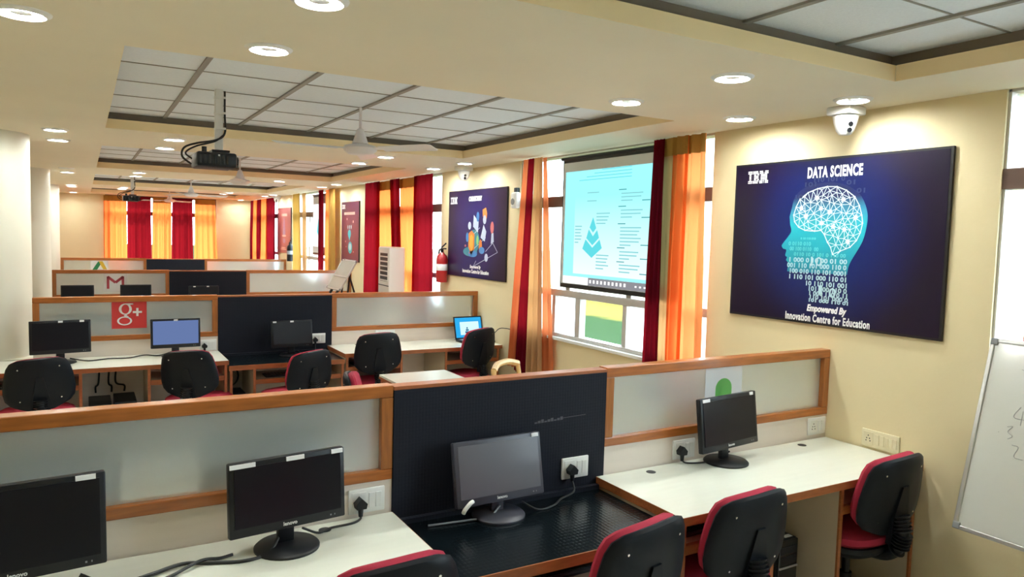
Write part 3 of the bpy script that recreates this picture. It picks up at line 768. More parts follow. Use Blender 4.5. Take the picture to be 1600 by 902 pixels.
tag(b.build('coiled_cable', 'rubber', smooth=True), 'coiled black cable hanging in the left bay of the second-row black desk', 'cable')

# ------------------------------------------------------------------ posters
WHT = mat('poster_white', (.86, .86, .86), .45); CY = mat('poster_cyan', (.03, .42, .50), .4); LC = mat('poster_pale', (.42, .66, .72), .4)
NAVY = mat('poster_navy', (.012, .012, .06), .4)
FRAME = mat('poster_frame', (.012, .012, .014), .35)
def ibm(parent, x, y, w, h, m):
    """eight-bar striped three-letter mark"""
    I = [[(0, 7)]] * 2 + [[(2, 5)]] * 4 + [[(0, 7)]] * 2
    B = [[(8, 16)], [(8, 17)], [(10, 13), (15, 18)], [(10, 17)], [(10, 17)], [(10, 13), (15, 18)], [(8, 17)], [(8, 16)]]
    Mm = [[(19, 24), (28, 33)], [(19, 25), (27, 33)], [(21, 26), (26, 31)], [(21, 31)], [(21, 24), (24.6, 27.4), (28, 31)], [(21, 24), (25, 27), (28, 31)], [(19, 24), (25.4, 26.6), (28, 33)], [(19, 24), (25.8, 26.2), (28, 33)]]
    b = MB(); rh = h / 8
    for L in (I, B, Mm):
        for r_, segs in enumerate(L):
            for a, c in segs: b.box(x + a / 33 * w, x + c / 33 * w, y - (r_ + .66) * rh, y - r_ * rh, .0012, .002)
    return b.build('logo', m, parent)
def poster_base(name, label, yl, yr, z0, z1, face, frame=.012):
    w, h = yl - yr, z1 - z0
    t = thing(name, label, 'poster', mx=wall_mx(yl, z0, W - .0005), group='posters on the right wall')
    MB().box(0, w, 0, h, .0, .016).build('backing_frame', FRAME, t)
    f = MB().box(frame, w - frame, frame, h - frame, .0, .001).build('print_sheet', face, t); f.location.z = .0165
    g = bpy.data.objects.new('artwork', None); 
    bpy.data.objects.remove(g)
    return t, w, h
# poster 1: head in profile with a wire-net brain
Z1 = 1.355
P1Y = 3.27
t, w, h = poster_base('brain_poster', 'large dark blue poster of a cyan head with a netted brain, by the whiteboard', P1Y, 1.955, Z1, 2.268,
                      poster_mat('poster_print_blue', (.005, .014, .115), (.008, .003, .020), .66, .48, .62))
ZO = .018
def lift(o): o.location.z += ZO; return o
o = ibm(t, .10, .868, .15, .075, WHT); o.location.z = ZO - .001
lift(text_mesh('lettering', 'DATA SCIENCE', .080, WHT, t, .69, .832, 0, sx=.56, off=.0032, ext=.0005, space=1.12))
lift(text_mesh('lettering', 'Empowered By', .050, WHT, t, .685, .088, 0, sx=.78, off=.0022, shear=.2, ext=.0005))
lift(text_mesh('lettering', 'Innovation Centre for Education', .058, WHT, t, .686, .032, 0, sx=.62, off=.0019, ext=.0005, space=1.1))
S_ = lambda P: [(x, z - Z1) for x, z in P]
headc = S_([(.431, 2.004), (.444, 2.054), (.48, 2.093), (.552, 2.123), (.663, 2.132), (.761, 2.115), (.839, 2.07), (.879, 2.019), (.901, 1.953), (.898, 1.887), (.882, 1.821), (.85, 1.762), (.82, 1.711), (.804, 1.668), (.802, 1.64)])
face_ = S_([(.419, 1.639), (.424, 1.685), (.408, 1.703), (.414, 1.719), (.401, 1.73), (.406, 1.761), (.385, 1.767), (.373, 1.783), (.383, 1.801), (.409, 1.831), (.434, 1.868), (.421, 1.914), (.417, 1.95)])
def head_mat():
    m, nt, b = new_mat('poster_head_print')
    tc = nt.nodes.new('ShaderNodeTexCoord'); sp = nt.nodes.new('ShaderNodeSeparateXYZ'); nt.links.new(tc.outputs['Object'], sp.inputs[0])
    r = nt.nodes.new('ShaderNodeValToRGB'); e = r.color_ramp.elements
    e[0].position = .19; e[0].color = (.012, .04, .16, 1); e[1].position = .33; e[1].color = (.012, .30, .42, 1)
    for p, c in ((.55, (.015, .42, .52, 1)), (.62, (.03, .26, .42, 1)), (.70, (.010, .018, .10, 1))):
        q = e.new(p); q.color = c
    nt.links.new(sp.outputs['Y'], r.inputs['Fac']); nt.links.new(r.outputs['Color'], b.inputs['Base Color'])
    b.inputs['Roughness'].default_value = .35
    return m
def soften(P, closed_from=0):
    out = []; n = len(P)
    for i in range(n):
        a, b_, c, d = P[max(i - 1, 0)], P[i], P[min(i + 1, n - 1)], P[min(i + 2, n - 1)]
        for q in range(4):
            u = q / 4; out.append(tuple(.5 * (2 * b_[j] + (c[j] - a[j]) * u + (2 * a[j] - 5 * b_[j] + 4 * c[j] - d[j]) * u * u + (3 * b_[j] - a[j] - 3 * c[j] + d[j]) * u ** 3) for j in (0, 1)))
    return out
hd = MB().prism((soften(headc)[:-8] + [headc[-1]] + [face_[0]] + soften(face_)[:-8] + [face_[-1]])[::-1], ZO, ZO + .0006).build('head_print', head_mat(), t)
brain = S_([(.445, 1.959), (.459, 2.004), (.483, 2.048), (.534, 2.082), (.594, 2.101), (.654, 2.11), (.714, 2.107), (.772, 2.085), (.822, 2.05), (.852, 2.003), (.869, 1.953), (.876, 1.912), (.866, 1.862), (.846, 1.821), (.811, 1.786), (.755, 1.764), (.728, 1.737), (.708, 1.745), (.695, 1.783), (.674, 1.809), (.651, 1.852), (.63, 1.874), (.589, 1.869), (.526, 1.873), (.482, 1.891), (.453, 1.922)])
nodes = S_([(.591, 2.051), (.755, 2.037), (.622, 1.993), (.678, 1.973), (.528, 1.951), (.495, 1.996), (.63, 1.913), (.833, 1.941), (.703, 1.895), (.772, 1.879), (.797, 1.816)])
def inside(p, poly):
    c = False; j = len(poly) - 1
    for i in range(len(poly)):
        if (poly[i][1] > p[1]) != (poly[j][1] > p[1]) and p[0] < (poly[j][0] - poly[i][0]) * (p[1] - poly[i][1]) / (poly[j][1] - poly[i][1]) + poly[i][0]: c = not c
        j = i
    return c
pts = brain + nodes
tries = 0
while len(pts) < 96 and tries < 6000:
    tries += 1; p = (random.uniform(.44, .88), random.uniform(.36, .76))
    if inside(p, brain) and min((p[0] - q[0]) ** 2 + (p[1] - q[1]) ** 2 for q in pts) > .026 ** 2: pts.append(p)
res = geometry.delaunay_2d_cdt([Vector(p) for p in pts], [(i, (i + 1) % len(brain)) for i in range(len(brain))], [list(range(len(brain)))], 1, 1e-5)
b = MB(); nb = len(brain)
for i, j in res[1]:
    wd = .0048 if (i < nb and j < nb) else .0030
    bar(b, res[0][i], res[0][j], wd, ZO + .0007, ZO + .0012)
for i, p in enumerate(pts):
    rr = .004
    b.prism([(p[0] + rr * math.cos(a), p[1] + rr * math.sin(a)) for a in [PI / 4 * q for q in range(8)]], ZO + .0007, ZO + .0013)
for p in nodes:
    star = []
    for q in range(16):
        rr = .019 if q % 2 == 0 else .009
        star.append((p[0] + rr * math.cos(PI * q / 8), p[1] + rr * math.sin(PI * q / 8)))
    b.prism(star, ZO + .0007, ZO + .0014)
b.build('brain_net', mat('poster_net', (.70, .84, .88), .45), t)
# rows of binary digits that fade out of the head
def digits(rows, m, name, off=.0008):
    meshes = []
    for k_, (x0, x1, yv, sz, txt) in enumerate(rows):
        cu = bpy.data.curves.new('lettering', 'FONT'); cu.body = txt; cu.size = sz; cu.align_x = 'LEFT'; cu.align_y = 'CENTER'; cu.extrude = .0004; cu.offset = off; cu.resolution_u = 2
        q = bpy.data.objects.new('lettering', cu); COL.objects.link(q); dg = bpy.context.evaluated_depsgraph_get()
        me = bpy.data.meshes.new_from_object(q.evaluated_get(dg)); bpy.data.objects.remove(q); bpy.data.curves.remove(cu)
        wd = max(v.co.x for v in me.vertices) or 1
        for v in me.vertices: v.co.x = x0 + v.co.x * (x1 - x0) / wd; v.co.y += yv; v.co.z += ZO + .0013 + .00012 * k_ if sz < .06 else ZO + .0040
        meshes.append(me)
    b = MB()
    for me in meshes: b.bm.from_mesh(me); bpy.data.meshes.remove(me)
    return b.build(name, m, t)
digits([(.50, .60, 1.827 - Z1, .016, '0 10 110 010'), (.42, .57, 1.797 - Z1, .030, '0 0110 010'), (.43, .62, 1.768 - Z1, .030, '00 100 0110  00'),
        (.46, .79, 1.738 - Z1, .028, '0110 10 0 101 0 110 00')], mat('poster_digit_faint', (.10, .55, .60), .5), 'binary_digits')
digits([(.424, .800, 1.706 - Z1, .036, '1 000 0 10 00 01 00'), (.418, .798, 1.675 - Z1, .036, '001 110 101 000 110 0'), (.432, .796, 1.643 - Z1, .036, '100 010 110 101 0001'),
        (.430, .80, 1.611 - Z1, .036, '1 110 101 000 110 01'), (.545, .806, 1.579 - Z1, .036, '10 110 101 001'), (.565, .808, 1.551 - Z1, .036, '101 000 110 0'),
        (.570, .812, 1.526 - Z1, .034, '1 000 110 0 11'), (.575, .818, 1.505 - Z1, .032, '110 101 000 0'), (.570, .820, 1.487 - Z1, .026, '101 000 110 01'),
        (.56, .65, 1.70 - Z1, .07, '10'), (.70, .745, 1.535 - Z1, .075, '0'), (.60, .66, 1.545 - Z1, .07, '1')], mat('poster_digit_pale', (.46, .66, .74), .5), 'binary_digits', .0010)
digits([(.56, .76, 2.148 - Z1, .036, '110 101 0'), (.50, .82, 2.125 - Z1, .034, '101          01'), (.44, .50, 2.06 - Z1, .03, '10'), (.83, .88, 2.08 - Z1, .034, '01')], mat('poster_digit_dark', (.025, .04, .13), .5), 'binary_digits')
# poster 2
ZO = .018
t, w, h = poster_base('cyber_poster', 'purple poster with floating gadgets and an orange shield between the two window bays', 7.40, 6.11, 1.36, 2.272,
                      poster_mat('poster_print_purple', (.020, .013, .11), (.018, .007, .032), .62, .42, .70), .006)
o = ibm(t, .05, .845, .16, .075, WHT); o.location.z = ZO - .001
lift(text_mesh('lettering', 'CYBERSECURITY', .062, WHT, t, .63, .815, 0, sx=.62, off=.0035, ext=.0005))
lift(text_mesh('lettering', 'Empowered By', .045, WHT, t, .66, .115, 0, sx=.85, off=.0016, shear=.2, ext=.0005))
lift(text_mesh('lettering', 'Innovation Centre for Education', .052, WHT, t, .665, .065, 0, sx=.86, off=.002, ext=.0005))
OR = mat('poster_orange', (.70, .22, .05), .45); BLU = mat('poster_blue', (.06, .22, .50), .45); PALE = mat('poster_ice', (.50, .58, .72), .45); TEAL = mat('poster_teal', (.04, .25, .33), .45); PINK = mat('poster_pink', (.55, .15, .15), .45); LIME = mat('poster_lime', (.25, .55, .20), .45)
def el(cx, cy, rx, ry, n=20): return [(cx + rx * math.cos(2 * PI * i / n), cy + ry * math.sin(2 * PI * i / n)) for i in range(n)]
def pol(parent, name, m, polys, z=0):
    b = MB()
    for i, p in enumerate(polys): b.prism(p, ZO + z + .00005 * i, ZO + z + .0008 + .00005 * i)
    return b.build(name, m, parent)
pol(t, 'print_glow', TEAL, [el(.62, .38, .13, .12), el(.54, .27, .16, .05)])
pol(t, 'print_shield', OR, [[(.50, .46), (.57, .49), (.635, .45), (.635, .30), (.57, .23), (.50, .32)][::-1]], .001)
pol(t, 'print_tile', OR, [[(.80, .70), (.87, .72), (.90, .66), (.89, .61), (.81, .63)][::-1]], .001)
pol(t, 'print_drop', OR, [el(.77, .33, .035, .07)], .001)
pol(t, 'print_shield_face', mat('poster_amber', (.80, .40, .06), .45), [[(.53, .43), (.57, .45), (.61, .42), (.61, .31), (.57, .27), (.53, .33)][::-1]], .002)
pol(t, 'print_gadget', PALE, [[(.60, .53), (.61, .65), (.72, .58), (.71, .47)][::-1], [(.77, .42), (.83, .55), (.89, .48), (.86, .38)][::-1], el(.52, .54, .035, .04), el(.85, .60, .035, .045), [(.99, .36), (1.0, .46), (1.04, .47), (1.05, .38)][::-1], el(.90, .22, .035, .04)], .001)
pol(t, 'print_cloud', BLU, [el(.60, .25, .10, .035), el(.80, .29, .06, .035), el(.70, .63, .03, .05), el(.47, .42, .03, .05)], .001)
pol(t, 'print_spot', PINK, [el(1.01, .52, .035, .06), el(.43, .33, .02, .012), el(.53, .26, .012, .012)], .001)
pol(t, 'print_spot', LIME, [el(.705, .39, .025, .05)], .002)
b = MB()
for p, q in (((.62, .12), (1.13, .28)), ((1.13, .28), (1.03, .37)), ((1.03, .37), (.88, .28)), ((.62, .12), (.68, .18)), ((.62, .30), (.88, .42)), ((.55, .42), (.75, .52))): bar(b, p, q, .006, ZO + .001, ZO + .0015)
b.build('print_circuit', PALE, t)
# posters 3 and 4: red reflection of the curtains painted into the prints
PINKW = mat('poster_salmon', (.70, .45, .38), .5)
t, w, h = poster_base('bulb_poster', 'narrow-looking poster tinted plum by reflected curtains, with two pale blue figures, right of the gold curtain', 11.30, 10.46, 1.36, 2.262,
                      poster_mat('poster_plum_reflection', (.16, .035, .055), (.10, .025, .06), .42, .4, .6), .004)
o = ibm(t, .04, .86, .14, .065, WHT); o.location.z = ZO - .001
b = MB()
for i in range(9): b.box(.14 + i * .058, .185 + i * .058, .705, .745, ZO, ZO + .001)
b.build('print_title', PINKW, t)
pol(t, 'print_figure', CY, [el(.40, .42, .07, .06), el(.44, .21, .10, .09), [(.36, .38), (.44, .38), (.41, .31)][::-1]])
pol(t, 'print_figure_light', LC, [el(.44, .22, .06, .055), el(.33, .52, .012, .03), el(.41, .52, .012, .03), el(.49, .52, .012, .03)], .001)
pol(t, 'print_spot', PINKW, [el(.28, .64, .015, .015), el(.58, .60, .02, .02), el(.22, .30, .015, .015), el(.25, .22, .012, .012), el(.60, .15, .012, .012), el(.30, .02, .1, .008)], .001)
t, w, h = poster_base('tower_poster', 'poster tinted red by reflected curtains, with a pale tower figure, behind the far fire extinguisher', 15.70, 14.55, 1.36, 2.255,
                      poster_mat('poster_rose_reflection', (.30, .07, .07), (.24, .06, .06), .55, .45, .6), .004)
b = MB()
for i in range(6): b.box(.38 + i * .08, .44 + i * .08, .73, .78, ZO, ZO + .001)
b.box(.05, .14, .80, .86, ZO, ZO + .001); b.build('print_title', PINKW, t)
pol(t, 'print_figure', mat('poster_mauve', (.32, .22, .34), .5), [[(.50, .32), (.70, .32), (.66, .6), (.60, .72), (.54, .6)], el(.6, .24, .1, .05)])
pol(t, 'print_figure_light', PINKW, [el(.6, .34, .18, .02), el(.55, .10, .2, .012), el(.55, .07, .26, .012)], .001)

# ------------------------------------------------------------------ projection screens
def proj_screen(label, yl, yr, z0, z1, x, full=True):
    w, h = yl - yr, z1 - z0
    t = thing('projection_screen', label, 'screen', mx=wall_mx(yl, z0, x), group='projection screens')
    MB().box(0, w, 0, h, -.004, 0).build('border', FRAME, t)
    MB().box(.014, w - .014, .035, h - .04, 0, .001).build('screen_fabric', mat('screen_fabric', (.75, .75, .76), .8), t)
    MB().cyl((-.02, h - .005, 0), (w + .02, h - .005, 0), .014, n=16).build('roller_case', 'black', t, smooth=True)
    return t, w, h
def slide_mat():
    m = bpy.data.materials.new('projected_slide'); m.use_nodes = True; nt = m.node_tree; nt.nodes.remove(nt.nodes['Principled BSDF'])
    e = nt.nodes.new('ShaderNodeEmission'); tc = nt.nodes.new('ShaderNodeTexCoord'); sp = nt.nodes.new('ShaderNodeSeparateXYZ')
    nt.links.new(tc.outputs['Object'], sp.inputs[0]); r = nt.nodes.new('ShaderNodeValToRGB'); el_ = r.color_ramp.elements
    el_[0].position = .05; el_[0].color = (.93, 1, 1, 1); el_[1].position = .75; el_[1].color = (.36, 1, 1, 1)
    nt.links.new(sp.outputs['Y'], r.inputs[0]); nt.links.new(r.outputs[0], e.inputs[0]); e.inputs[1].default_value = .42
    nt.links.new(e.outputs[0], nt.nodes['Material Output'].inputs[0]); return m
t, w, h = proj_screen('projection screen with a cyan pyramid slide before the nearest window', 5.165, 3.70, 1.385, 2.455, 3.478)
HB = 0.002
E1 = emis('slide_frame_blue', (.36, .93, 1), .42); E2 = emis('slide_taskbar', (.33, .33, .36), .34); E3 = emis('slide_white', (1, 1, 1), .48); E4 = emis('slide_teal', (.14, .80, .88), .36); E5 = emis('slide_text', (.30, .72, .76), .36); E6 = emis('slide_dark_teal', (.10, .42, .46), .33)
MB().box(.045, w - .03, .10, h - .115, .001, HB).build('projected_desktop', E1, t)
MB().box(.19, 1.14 + .1, .125, .82 + .04, HB, HB + .001).build('projected_slide', slide_mat(), t)
MB().box(.045, .40, .04, .10, .001, HB).build('projected_search_box', E3, t)
MB().box(.40, w - .03, .038, .098, .001, HB).build('projected_taskbar', E2, t)
b = MB()
for i in range(10): b.box(.42 + i * .048, .442 + i * .048, .058, .084, HB, HB + .001)
for i in range(3): b.box(.98 + i * .05, 1.0 + i * .05, .062, .075, HB, HB + .001)
b.build('taskbar_icon', E3, t)
py = lambda x, z: (x - .143, z - 1.385)
b = MB()
b.prism([py(.588, 1.965), py(.632, 1.88), py(.592, 1.845), py(.545, 1.885)][::-1], HB + .001, HB + .002)
b.prism([py(.535, 1.87), py(.592, 1.815), py(.645, 1.865), py(.672, 1.805), py(.588, 1.745), py(.505, 1.80)][::-1], HB + .001, HB + .002)
b.prism([py(.495, 1.79), py(.588, 1.725), py(.68, 1.79), py(.712, 1.725), py(.582, 1.645), py(.455, 1.715)][::-1], HB + .001, HB + .002)
b.build('pyramid_diagram', E4, t)
def lines(x0, x1, z1, n, dz=.026, hh=.009):
    b = MB()
    for i in range(n):
        xe = x0 + (x1 - x0) * (1 - .25 * ((i * 7) % 3) / 3 - (.3 if i == n - 1 else 0)); p = py(x0, z1 - i * dz); q = py(xe, 0)
        b.box(p[0], q[0], p[1], p[1] + hh, HB + .001, HB + .0015)
    b.build('slide_text', E5, t)
lines(.50, .72, 2.155, 1); lines(.50, .68, 2.09, 1); lines(.63, .80, 1.99, 4); lines(.345, .44, 1.89, 6); lines(.64, .80, 1.665, 5)
lines(.93, 1.18, 2.135, 3); lines(.93, 1.18, 2.01, 3); lines(.93, 1.17, 1.88, 6); lines(.93, 1.15, 1.70, 3); lines(.93, 1.17, 1.60, 3)
b = MB()
for z in (2.165, 2.04, 1.91, 1.73, 1.625): p = py(.90, z); b.box(p[0], p[0] + .09, p[1], p[1] + .007, HB + .001, HB + .0015)
for z in (2.08, 1.955, 1.755, 1.655, 1.545): p = py(1.17, z); b.box(p[0], p[0] + .09, p[1], p[1] + .007, HB + .001, HB + .0015)
b.build('slide_box_edge', E6, t)
b = MB()
for i in range(4): b.box(.24 + .1 * i, .9, .875 + .024 * i, .880 + .024 * i, HB, HB + .0008)
b.build('browser_bar', E4, t)
t, w, h = proj_screen('distant projection screen with a cyan figure in the third window bay', 12.95, 12.12, 1.40, 2.43, 3.478)
MB().box(.03, w - .03, .14, h - .16, .001, HB).build('projected_slide', E3, t)
MB().prism([(.28, .40), (.36, .62), (.44, .40), (.36, .33)][::-1], HB, HB + .001).build('pyramid_diagram', E4, t)

# ------------------------------------------------------------------ curtains
def curtain(name, label, p0, p1, q0, q1, z0, z1, m, folds, amp=.028, band=None, group='window curtains', nrm=(1, 0)):
    """top edge p0-p1, bottom edge q0-q1 (x, y)"""
    nu, nv = folds * 8 + 1, 16; random.seed(sum(map(ord, label)) % 997)
    ph = [random.uniform(-.5, .5) for _ in range(folds + 2)]; am = [random.uniform(.6, 1.2) for _ in range(folds + 2)]
    def grid(v0, v1, off):
        b = MB(); vs = []
        for j in range(nv):
            v = v0 + (v1 - v0) * j / (nv - 1); row = []
            for i in range(nu):
                u = i / (nu - 1); k = int(u * folds)
                a = amp * am[k] * (.35 + .65 * min(1, (1 - v) * 2.2)) * math.sin(2 * PI * u * folds + ph[0] + .5 * math.sin(3 * (1 - v)) * ph[k])
                px = (p0[0] * (1 - u) + p1[0] * u) * v + (q0[0] * (1 - u) + q1[0] * u) * (1 - v)
                pyy = (p0[1] * (1 - u) + p1[1] * u) * v + (q0[1] * (1 - u) + q1[1] * u) * (1 - v)
                row.append(b.bm.verts.new((px + nrm[0] * (a + off), pyy + nrm[1] * (a + off), z0 + (z1 - z0) * v)))
            vs.append(row)
        for j in range(nv - 1):
            for i in range(nu - 1): b.bm.faces.new((vs[j][i], vs[j][i + 1], vs[j + 1][i + 1], vs[j + 1][i]))
        return b
    o = tag(grid(0, 1, 0).build(name, m, smooth=True), label, 'curtain', group)
    if band:
        h = grid(1 - .12 / (z1 - z0), 1, -.007).build('heading_band', band, o, smooth=True)
    return o
CX = 3.425
# nearest window, far side: tan panel - maroon panel - tan and orange panel
curtain('curtain', 'striped tan and orange curtain nearest the purple poster, gathered left of the projection screen', (CX, 5.73), (CX, 5.63), (CX, 5.93), (CX, 5.78), .60, 2.485, 'terra', 2)
curtain('curtain', 'narrow maroon curtain strip between two tan panels left of the projection screen', (CX - .012, 5.63), (CX - .012, 5.53), (CX - .012, 5.79), (CX - .012, 5.585), .57, 2.485, 'maroon', 2, .02)
curtain('curtain', 'tan curtain strip with folds left of the projection screen, right of the maroon strip', (CX - .01, 5.535), (CX - .01, 5.40), (CX - .01, 5.60), (CX - .01, 5.32), .60, 2.485, 'tan', 3, .022)
curtain('curtain', 'orange-brown curtain edge hanging nearest the left border of the projection screen', (CX + .035, 5.46), (CX + .035, 5.40), (CX + .035, 5.40), (CX + .035, 5.20), .62, 2.485, 'terra', 2, .018)
# nearest window, near side
curtain('curtain', 'dark maroon curtain over the right edge of the projection screen', (CX, 3.97), (CX, 3.86), (CX, 4.0), (CX, 3.84), .62, 2.487, 'maroon', 3, .025)
curtain('curtain', 'narrow tan curtain strip between the maroon and the orange curtain by the large blue poster', (CX + .015, 3.90), (CX + .015, 3.775), (CX + .015, 3.88), (CX + .015, 3.765), .62, 2.487, 'tan', 1, .02, 'heading')
curtain('curtain', 'vivid orange curtain with a gold heading right of the projection screen', (CX, 3.775), (CX, 3.63), (CX, 3.765), (CX, 3.63), .62, 2.487, 'orange', 2, .035, 'heading')
curtain('curtain', 'peach curtain beside the white window gap next to the large blue poster', (CX + .012, 3.66), (CX + .012, 3.49), (CX + .012, 3.66), (CX + .012, 3.44), .62, 2.487, 'peach', 2, .035, 'heading')
# second bay, closed
seq = [('maroon', 9.98, 9.40, 10.03, 9.38, 'far maroon curtain of the closed set behind the white air cooler'),
       ('orange', 9.56, 8.90, 9.55, 8.69, 'orange curtain directly above the white air cooler'),
       ('maroon', 9.02, 8.69, 8.80, 8.48, 'slanting maroon curtain between two orange curtains of the closed set'),
       ('orange', 8.80, 8.10, 8.66, 8.12, 'orange curtain right of the slanting maroon curtain'),
       ('maroon', 8.22, 7.67, 8.24, 7.60, 'broad maroon curtain left of the near fire extinguisher')]
for m, a, c, d, e, lb in seq:
    curtain('curtain', lb, (CX + (.03 if m == 'orange' else -.02), a), (CX + (.03 if m == 'orange' else -.02), c), (CX + (.03 if m == 'orange' else -.02), d), (CX + (.03 if m == 'orange' else -.02), e), .6, 2.485, m, 4, .022, 'heading' if m == 'orange' else None)
# third bay, open
for m, a, c, d, e, lb in [('gold', 14.1, 13.6, 14.1, 13.4, 'brownish gold curtain right of the faded reddish poster'),
                          ('tan', 13.62, 13.35, 13.45, 13.28, 'pale cream curtain at the far edge of the third window'),
                          ('maroon', 12.34, 12.05, 12.33, 12.02, 'dark maroon curtain right of the distant projection screen'),
                          ('orange', 12.08, 11.72, 12.05, 11.70, 'narrow orange curtain between maroon and gold near the plum poster'),
                          ('gold', 11.75, 11.42, 11.73, 11.34, 'gold curtain left of the plum poster')]:
    cx_ = CX + (.03 if m in ('tan', 'orange') else -.02)
    curtain('curtain', lb, (cx_, a), (cx_, c), (cx_, d), (cx_, e), .6, 2.485, m, 3, .022)
# fourth bay, closed, in the far corner
for m, a, c, d, e, lb in [('maroon', 18.25, 17.9, 18.25, 17.9, 'maroon curtain in the far right corner of the room'),
                          ('orange', 17.95, 17.45, 17.93, 17.4, 'orange curtain next to the far right corner'),
                          ('maroon', 17.5, 17.05, 17.45, 17.1, 'maroon curtain between the two orange curtains of the far right bay'),
                          ('orange', 17.1, 16.42, 17.1, 16.35, 'orange curtain left of the last maroon curtain on the right wall'),
                          ('maroon', 16.48, 15.62, 16.42, 15.56, 'maroon curtain left of the faded reddish poster')]:
    curtain('curtain', lb, (CX, a), (CX, c), (CX, d), (CX, e), .6, 2.485, m, 3, .03)
# far wall
FY = YF - .09
for m, a, c, d, e, lb in [('orange', .39, .84, .39, .84, 'leftmost bright orange curtain on the far wall'),
                          ('maroon', .85, 1.32, .84, 1.34, 'left red curtain on the far wall, behind the distant projector'),
                          ('orange', 1.36, 1.74, 1.33, 1.74, 'middle orange curtain on the far wall'),
                          ('maroon', 1.76, 2.19, 1.74, 2.21, 'right red curtain on the far wall'),
                          ('orange', 2.24, 2.68, 2.22, 2.75, 'rightmost bright orange curtain on the far wall')]:
    curtain('curtain', lb, (a, FY), (c, FY), (d, FY), (e, FY), .6, 2.475, m, 4, .03, 'heading' if m == 'orange' else None, nrm=(0, 1))
curtain('curtain', 'dark curtain edge beyond the whiteboard at the right margin', (CX + .03, 1.60), (CX + .03, 1.2), (CX + .03, 1.60), (CX + .03, 1.2), .6, 2.485, 'maroon', 4, .03)

# ------------------------------------------------------------------ ceiling fans, projectors, cameras
def fan(x, y, rz, label, zh=2.335):
    t = thing('ceiling_fan', label, 'fan', (x, y, zh), rz, 'white ceiling fans'); top = TC - .01 - zh
    MB().cyl((0, 0, .06), (0, 0, top), .009, n=14).build('down_rod', 'fan', t, smooth=True)
    MB().lathe([(.014, .135), (.022, .13), (.050, .045), (.052, .038), (.014, .038)], n=28).build('bell_cover', 'fan', t, smooth=True)
    MB().lathe([(.03, -.035), (.075, -.03), (.105, -.008), (.112, .008), (.10, .024), (.05, .036), (.02, .038)], n=36).build('motor_housing', 'fan', t, smooth=True)
    for i in range(3):
        R = Matrix.Rotation(2 * PI * i / 3, 4, 'Z') @ Matrix.Rotation(math.radians(-12), 4, 'X')
        bl = MB().prism([(.17, -.048), (.54, -.062), (.56, -.05), (.56, .05), (.54, .062), (.17, .048)], -.002, .002, mx=R).build('blade', 'fan', t)
        MB().prism([(.09, -.018), (.21, -.035), (.21, .035), (.09, .018)], .002, .006, mx=R).build('blade_bracket', 'fan', bl)
    return t
fan(1.57, 4.71, 1.13, 'white three-blade ceiling fan nearest the camera')
fan(1.546, 8.85, .35, 'second ceiling fan, right of the near projector')
fan(1.516, 12.99, .1, 'third ceiling fan, before the red far curtain')
fan(1.58, 17.13, .6, 'farthest ceiling fan, before the middle orange far curtain', 2.365)
def projector(x, y, label, zb=2.14):
    t = thing('ceiling_projector', label, 'projector', (x, y, zb), 0, 'ceiling projectors')
    MB().box(-.135, .085, -.11, .15, .012, .098, .014).build('housing', 'black', t, smooth=True)
    ln = MB().cyl((.08, .03, .056), (.112, .03, .056), .034, n=24); ln.build('lens', 'gloss', t, smooth=True)
    b = MB()
    for i in range(7): b.box(-.12 + i * .024, -.108 + i * .024, -.112, -.108, .03, .08)
    b.build('vent', 'gloss', t)
    MB().box(-.02, -.01, -.113, -.109, .075, .085).build('indicator', 'white', t)
    MB().box(-.045, .055, -.05, .07, .105, .118, .003).cyl((-.09, -.07, .1), (-.09, -.07, .128), .014, n=12).build('mount_bracket', 'black', t)
    MB().box(-.022, .022, -.014, .022, .118, TC - zb, .002).build('drop_pole', 'white', t)
    b = MB(); zt = TC - zb - .01
    b.tube([(.03, -.02, zt), (.03, -.02, .33), (.03, -.022, .22), (-.02, -.03, .175), (-.12, -.03, .15), (-.19, -.02, .12), (-.20, 0, .07), (-.15, .02, .03)], .006, 8)
    b.tube([(.02, -.024, .205), (-.03, -.04, .165), (-.13, -.04, .13), (-.185, -.03, .09), (-.15, .0, .06)], .005, 8)
    b.build('cable', 'rubber', t, smooth=True)
    for z in (.24, .33, .42): MB().box(-.024, .036, -.03, .024, z, z + .012).build('cable_tie', 'white', t)
    return t
projector(.702, 4.706, 'black projector on a white pole hanging nearest the camera')
projector(.67, 12.99, 'small distant black projector before the red far curtain', 2.18)
def dome_cam(x, y, label, rz=0):
    t = thing('security_camera', label, 'security camera', (x, y, HC), rz, 'white turret cameras')
    MB().box(-.068, .068, -.068, .068, -.042, 0, .008).build('mount_box', 'white', t, smooth=True)
    MB().lathe([(.001, -.142), (.028, -.138), (.044, -.118), (.056, -.08), (.062, -.047), (.001, -.047)], n=28).build('turret', 'white', t, smooth=True)
    d = Vector((-.45, -.85, 0)).normalized()
    b = MB()
    for z, rr in ((-.088, .052), (-.117, .043)):
        p = d * (rr - .008) + Vector((0, 0, z)); b.cyl(p, p + d * .013 + Vector((0, 0, -.003)), .012, n=16)
    b.build('lens', 'gloss', t, smooth=True)
dome_cam(3.36, 2.44, 'white turret camera above the large blue poster')
dome_cam(3.36, 6.80, 'white turret camera above the purple gadget poster', .3)
dome_cam(3.36, 15.2, 'tiny far turret camera above the poster tinted with curtain hue')

